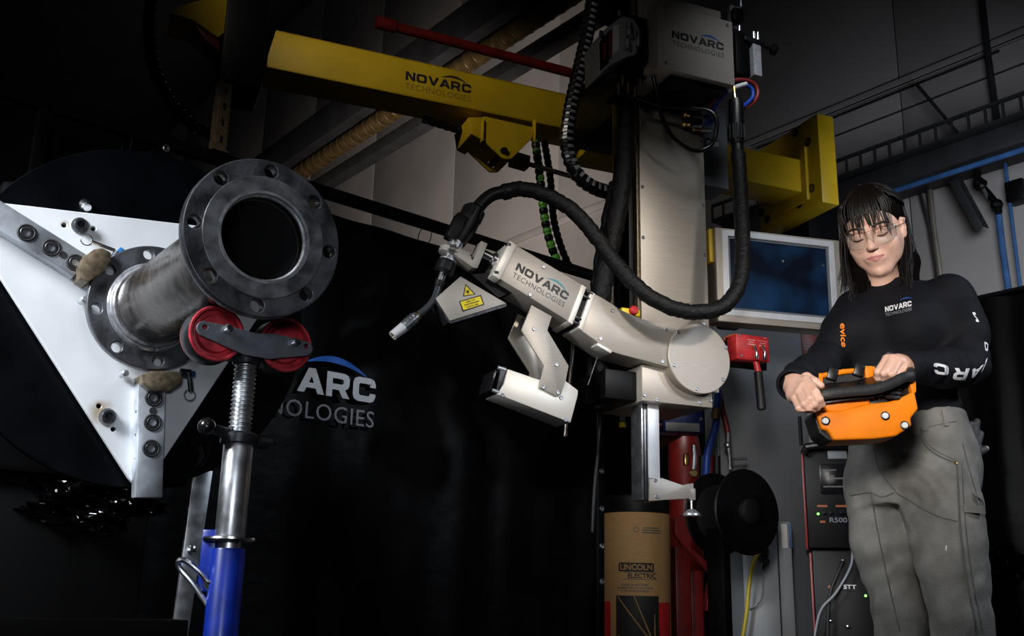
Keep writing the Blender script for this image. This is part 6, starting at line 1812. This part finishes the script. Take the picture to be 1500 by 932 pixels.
for s_ in (-1, 1):
    e = lens_p(R(66) * s_, .0)
    MB().box((-.0015, -.004, -.008), (.0015, .010, .008), .001, m=Matrix.Translation(e)).build('hinge', 'clear_frame', sg_)
    MB().tube([e, e + V((s_ * .004, .03, .001)), V((s_ * .0815, .020, .006)), V((s_ * .080, .040, -.012))], [.0022, .0020, .0018, .0015], 8).build('temple', 'clear_frame', sg_)

# --- things drawn on the clothes: follow the cloth where the pixel falls
def hit(bvh, px, py, off=0.0):
    d_ = ray(px, py).normalized(); r = bvh.ray_cast(CAM, d_)
    if r[0] is None: return None
    return r[0] + r[1] * off, r[1]
def seam(bvh, pts, rad, material, name, parent, off=.0004, k=6):
    sp_ = spline([V((a, b, 0)) for a, b in pts], k); out = []
    for p in sp_:
        h_ = hit(bvh, p.x, p.y, off)
        if h_: out.append(h_[0])
    if len(out) > 2: return MB().tube(out, rad, 6).build(name, material, parent, ang=60)
def cloth_text(me, bvh, mapf, material, name, parent, off=.0012, cut=.006):
    """lay a flat mesh (x, y in 0..1 units already scaled) on the cloth through a pixel map"""
    bm = bmesh.new(); bm.from_mesh(me)
    bmesh.ops.triangulate(bm, faces=bm.faces)
    for v_ in bm.verts: v_.co.z = 0
    bmesh.ops.remove_doubles(bm, verts=bm.verts, dist=1e-5)
    for _ in range(4):
        es = [e for e in bm.edges if e.calc_length() > cut]
        if not es: break
        bmesh.ops.subdivide_edges(bm, edges=es, cuts=1); bmesh.ops.triangulate(bm, faces=[g for g in bm.faces if len(g.verts) > 3])
    bad = []
    for v_ in bm.verts:
        h_ = hit(bvh, *mapf(v_.co.x, v_.co.y), off)
        if h_ is None: bad.append(v_)
        else: v_.co = h_[0]
    bmesh.ops.delete(bm, geom=bad, context='VERTS')
    me2 = bpy.data.meshes.new(name); bm.to_mesh(me2); bm.free(); smooth(me2, 60)
    return obj(name, me2, material, parent)
def quadmap(tl, tr, bl, br_):
    """unit square (x right, y up, centred) to a pixel quad"""
    def g(x, y):
        u, w_ = x + .5, .5 - y
        t = (tl[0] * (1 - u) + tr[0] * u, tl[1] * (1 - u) + tr[1] * u); b_ = (bl[0] * (1 - u) + br_[0] * u, bl[1] * (1 - u) + br_[1] * u)
        return (t[0] * (1 - w_) + b_[0] * w_, t[1] * (1 - w_) + b_[1] * w_)
    return g
# chest logo
cloth_text(fit(wide_word('NOVARC', 1, 1), 1, 1), sw_bvh, quadmap((1296.5, 450), (1335, 441), (1297, 457.5), (1335.5, 448.5)), 'print_white', 'chest_lettering', swo, .0010, .05)
cloth_text(fit(text_mesh('TECHNOLOGIES', 1, .0, 1, .0002), 1, 1), sw_bvh, quadmap((1297, 459.5), (1335.5, 450.5), (1297.5, 464), (1336, 455)), 'logo_pale', 'chest_small_lettering', swo, .0010, .05)
cloth_text(fit(swoosh_mesh(1, 1), 1, 1), sw_bvh, quadmap((1317, 441.5), (1337, 437), (1318, 445), (1338, 441.5)), 'logo_blue', 'chest_arc', swo, .0010, .05)
# sleeve lettering: it runs down the upper arm and round the elbow along the forearm
for ch_, qd in (('C', ((1390, 536), (1389, 551.5), (1366, 530), (1369, 547))),
                ('R', ((1420, 541), (1408, 556.5), (1402, 539), (1394, 555))),
                ('A', ((1440, 534), (1431, 551), (1425, 541), (1413, 556)))):
    pass
SLV = {'C': ((1367.5, 547.5), (1367.5, 531), (1397, 552), (1391, 536)),
       'R': ((1396, 557), (1401, 540.5), (1416, 559), (1424, 541)),
       'A': ((1418, 558), (1428, 541), (1435, 551), (1441, 533))}
def glyph(ch_):
    out, holes = GLY[ch_]
    me = plate_mesh(out, holes, .0008); co = [v_.co.copy() for v_ in me.vertices]
    w_ = max(c.x for c in co); me.transform(Matrix.Translation((-w_ / 2, -.5, 0)))
    return fit(me, 1, 1)
def put_letter(ch_, tl, tr, bl, br_):
    cloth_text(glyph(ch_), sw_bvh, quadmap(tl, tr, bl, br_), 'print_white', 'sleeve_lettering', swo, .0012, .06)
# letters read from the elbow towards the cuff, upside down in the picture
put_letter('C', (1389, 550), (1369, 547.5), (1389, 536), (1366, 531))
put_letter('R', (1414, 557), (1394, 556), (1420, 540), (1398, 539.5))
put_letter('A', (1433, 549), (1417, 557), (1441, 534), (1424, 541))
put_letter('V', (1443, 530), (1437, 546), (1447, 518), (1444, 535))
put_letter('O', (1441, 500), (1443, 514), (1447, 503), (1446.5, 515))
put_letter('N', (1424, 458), (1430, 472), (1428, 458), (1434, 472))
# strap with orange lettering down the chest
def ribbon(bvh, pts, w_, material, name, parent, off=.002):
    sp_ = spline([V((a, b, 0)) for a, b in pts], 6); vs, fs = [], []
    for i, p in enumerate(sp_):
        t = (sp_[min(i + 1, len(sp_) - 1)] - sp_[max(i - 1, 0)]).normalized(); n_ = V((-t.y, t.x, 0))
        for s_ in (-1, 0, 1):
            h_ = hit(bvh, *(p + n_ * (w_ * s_))[:2], off); vs.append(h_[0] if h_ else vs[-1])
    for i in range(len(sp_) - 1):
        for j in (0, 1):
            a = i * 3 + j; fs.append((a, a + 1, a + 4, a + 3))
    me = bpy.data.meshes.new(name); me.from_pydata(vs, [], fs)
    bm = bmesh.new(); bm.from_mesh(me); bmesh.ops.solidify(bm, geom=bm.faces[:], thickness=.0015); bm.to_mesh(me); bm.free(); smooth(me, 40)
    return obj(name, me, material, parent)
# --- trouser details
wb_ = ribbon(pt_bvh, [(1338, 622), (1362, 619), (1385, 614), (1400, 612)], 6, 'denim', 'waistband', tro, .003)
seam(pt_bvh, [(1349, 622), (1350, 640), (1358, 655), (1375, 668), (1398, 678)], .0022, 'denim_seam', 'pocket_seam', tro)
seam(pt_bvh, [(1352, 622), (1353, 639), (1361, 652), (1377, 664), (1399, 674)], .0010, 'denim_seam', 'pocket_seam', tro)
seam(pt_bvh, [(1281, 655), (1285, 680), (1296, 700), (1312, 720)], .0018, 'denim_seam', 'fly_seam', tro)
seam(pt_bvh, [(1312, 722), (1330, 732), (1350, 745), (1375, 757), (1402, 764)], .0018, 'denim_seam', 'knee_panel_seam', tro)
seam(pt_bvh, [(1246, 726), (1258, 724), (1275, 722), (1292, 728), (1310, 722)], .0018, 'denim_seam', 'knee_panel_seam', tro)
seam(pt_bvh, [(1402, 678), (1404, 720), (1406, 764), (1412, 820), (1422, 880), (1432, 928)], .0024, 'denim_seam', 'side_seam', tro)
seam(pt_bvh, [(1409, 678), (1411, 720), (1414, 764), (1420, 820), (1430, 880), (1440, 928)], .0014, 'denim_seam', 'side_seam', tro)
seam(pt_bvh, [(1276, 724), (1284, 770), (1294, 820), (1305, 870), (1318, 925)], .0018, 'denim_seam', 'knee_panel_seam', tro)
seam(pt_bvh, [(1410, 650), (1420, 690), (1430, 722), (1436, 735)], .0018, 'denim_seam', 'pocket_seam', tro)
h_ = hit(pt_bvh, 1399.5, 679, .001)
if h_: MB().lathe([(.0042, 0), (.0042, .002), (.002, .003), (0, .003)], h_[0], h_[1], 12).build('rivet', 'brass', tro)
h_ = hit(pt_bvh, 1386, 803, .0006)
if h_: MB().box((-.0015, -.0005, -.006), (.0015, .0005, .006), .0004, m=look_basis(h_[0], h_[1]) @ Matrix.Rotation(R(90), 4, 'X') @ Matrix.Rotation(R(-12), 4, 'Y')).build('paint_fleck', 'print_white', tro)
for p in ((1384, 613), (1354, 620)):
    h_ = hit(pt_bvh, *p, .004)
    if h_: MB().box((-.006, -.022, -.002), (.006, .022, .002), .0015, m=look_basis(h_[0], h_[1])).build('belt_loop', 'denim', tro)
# hammer loop and leg pocket
q0 = hit(pt_bvh, 1411, 745, .004); q1 = hit(pt_bvh, 1428, 747, .004)
if q0 and q1:
    a, b_ = q0[0], q1[0]
    out_ = (b_ - a).normalized()
    pth = spline([a, b_ + V((0, -.012, 0)), b_ + out_ * .022 + V((0, -.008, 0)), b_ + out_ * .022 + V((0, 0, .03)), b_ + V((.004, 0, .040))], 5)
    vs, fs = [], []
    for p in pth: vs += [p + V((0, 0, .010)), p - V((0, 0, .010))]
    for i in range(len(pth) - 1): fs.append((2 * i, 2 * i + 1, 2 * i + 3, 2 * i + 2))
    me = bpy.data.meshes.new('hammer_loop'); me.from_pydata(vs, [], fs); bm = bmesh.new(); bm.from_mesh(me); bmesh.ops.solidify(bm, geom=bm.faces[:], thickness=.003); bm.to_mesh(me); bm.free(); smooth(me, 40)
    obj('hammer_loop', me, 'denim', tro)
# --- gloves tucked in the back pocket
gv = thing('work_glove', 'dark work gloves tucked in the back trouser pocket', 'glove')
g0 = Wy(1420, 650, 2.78)
f = Field((g0.x - .09, g0.y - .07, g0.z - .09), (g0.x + .10, g0.y + .07, g0.z + .11), .003)
for (a, b_, r0, r1) in (((1412, 660, 2.78), (1411, 625, 2.77), .014, .011), ((1418, 660, 2.78), (1422, 622, 2.77), .014, .010), ((1424, 660, 2.78), (1431, 618, 2.775), .014, .010), ((1427, 664, 2.78), (1436, 636, 2.78), .013, .010), ((1424, 668, 2.78), (1443, 658, 2.77), .014, .010), ((1412, 690, 2.78), (1420, 655, 2.78), .026, .022)):
    f.cone(Wy(*a), Wy(*b_), r0, r1, .006)
a, b_ = f.mesh(1); obj('glove_body', np_mesh('glove', a, b_, ['glove_leather']), None, gv)
MB().sphere(Wy(1445, 657, 2.768), .007, 10).build('fingertip_patch', 'cast_grey', gv)

# ================================================================== REMOTE CONTROL
KX = yawframe(Wy(1265, 600, 2.33), -4)
def kx(px, py, y=0.0): return KX.on(px, py, y=y)
rc = thing('remote_control', 'orange industrial remote control box held in both hands', 'remote control', KX)
front = [(1195, 603), (1229, 601.5), (1274, 591), (1304, 588), (1325, 580), (1340, 572), (1346, 599), (1334, 613), (1336.5, 623.5), (1313, 639), (1282, 643), (1222, 645), (1214, 631), (1204, 629)]
MB().prism([kx(*p) for p in front], (0, .10, 0), .006, 3).build('shell', 'orange', rc)
MB().prism([kx(*p, .008) for p in [(1205, 586), (1240, 580), (1274, 577), (1276, 596), (1230, 606), (1208, 602)]], (0, .10, 0), .006, 3).build('front_pocket', 'orange', rc)
MB().prism([kx(*p, .018) for p in [(1272, 576), (1336, 560), (1338, 582), (1300, 596), (1272, 600)]], (0, .09, 0), .004).build('inner_case', 'black_plastic', rc)
MB().prism([kx(*p, .014) for p in [(1193, 600), (1204, 629), (1214, 631), (1222, 646), (1214, 646), (1200, 634), (1191, 606)]], (0, .10, 0), .004).build('side_guard', 'black_rubber', rc)
MB().prism([kx(*p, .0) for p in [(1331, 556), (1342, 552), (1343, 574), (1337, 580)]], (0, .08, 0), .004).build('corner_post', 'orange', rc)
for (c, k_) in (((1306, 583), 0), ((1308, 577), 1), ((1310, 571), 2)):
    MB().lathe([(.020 - .003 * k_, 0), (.022 - .003 * k_, .004), (.018 - .003 * k_, .008)], kx(*c, .012), (.1, -.35, .9), 24).build('joystick_bellows', 'black_rubber', rc)
for p in ((1281, 585), (1288, 584), (1310, 583)):
    MB().sphere(kx(*p, .015), .0028, 8).build('stud', 'bright_steel', rc)
MB().sphere(kx(1277, 581.5, .010), .005, 10).build('red_lamp', 'red', rc)
for p in ((1209, 617), (1296.5, 609.5), (1325, 623.5)):
    q = kx(*p, 0); b__ = MB().lathe([(.0105, -.004), (.0105, .002), (.0085, .003)], q, (0, -1, 0), 20).build('fastener', 'black_plastic', rc)
    MB().lathe([(.0072, 0), (.0072, .004), (.0055, .0055), (0, .0055)], q, (0, -1, 0), 16).build('fastener_cap', 'white_label', b__)
# bumper: a rounded band that loops round the top
bp = [(1193, 581, -.012), (1212, 577.5, -.020), (1240, 574, -.022), (1272, 571.5, -.022), (1292, 567.5, -.022), (1310, 560, -.020), (1324, 553, -.018), (1335, 552, -.008)]
loop = [kx(a, b, c) for a, b, c in bp]
back = [p + V((-.004, .145 - .0 * i, .055)) for i, p in enumerate(loop)]
full = spline(loop, 5)
fullb = spline(back[::-1], 5)
cl = full + [full[-1].lerp(fullb[0], .5) + V((.022, 0, .002))] + fullb + [fullb[-1].lerp(full[0], .5) + V((-.018, 0, -.001))]
bmx = MB(); rings = []
for i, p in enumerate(cl):
    t = (cl[(i + 1) % len(cl)] - cl[i - 1]); t.normalize(); s_ = t.cross(UP).normalized(); u_ = s_.cross(t)
    rings.append([bmx.bm.verts.new(p + s_ * a + u_ * b_) for a, b_ in ((-.007, -.011), (.007, -.012), (.010, -.006), (.010, .007), (.006, .012), (-.007, .012))])
for i in range(len(rings)):
    A_, B_ = rings[i], rings[(i + 1) % len(rings)]
    for j in range(6): bmx.bm.faces.new((A_[j], A_[(j + 1) % 6], B_[(j + 1) % 6], B_[j]))
bmx.build('bumper', 'black_rubber', rc, ang=40)
# top deck, orange rail, strap clips
dk = [p + V((0, .012, -.006)) for p in loop] + [p + V((0, -.012, -.006)) for p in back[::-1]]
MB().prism(dk, (0, 0, -.012)).build('top_deck', 'black_plastic', rc)
ra_, rb_ = back[1] + V((0, -.012, .012)), back[5] + V((0, -.012, .006))
MB().tube([ra_, ra_.lerp(rb_, .5) + V((0, 0, .004)), rb_], .0065, 12).build('hand_rail', 'orange', rc)
for k_ in (.32, .74):
    c = ra_.lerp(rb_, k_); MB().box((-.012, -.012, -.014), (.012, .012, .016), .003, m=Matrix.Translation(c) @ Matrix.Rotation(R(18), 4, 'Y')).build('strap_clip', 'black_plastic', rc)
for k_ in (.1, .9):
    MB().box((-.010, -.010, -.022), (.010, .010, .008), .003, m=Matrix.Translation(ra_.lerp(rb_, k_))).build('rail_bracket', 'orange', rc)
MB().lathe([(.012, 0), (.012, .01), (.006, .012), (.006, .05), (.014, .055), (.014, .07), (.008, .075)], kx(1300, 560, .08), (.1, -.1, 1), 18).build('joystick', 'black_rubber', rc)
# neck strap on the sweatshirt
sto = ribbon(sw_bvh, [(1237, 548), (1236, 520), (1236, 490), (1240, 465), (1248, 445), (1258, 432)], 5.5, 'black_rubber', 'neck_strap', rc, .003)
sto.matrix_world = Matrix.Identity(4); sto.matrix_parent_inverse = KX.inv
mt2 = quadmap((1240, 475), (1240, 509), (1232, 475), (1232, 509))
lt = cloth_text(fit(text_mesh('evice', 1, .02, 1, .0002), 1, 1), sw_bvh, mt2, 'orange', 'strap_lettering', rc, .006, .06)
lt.matrix_parent_inverse = KX.inv
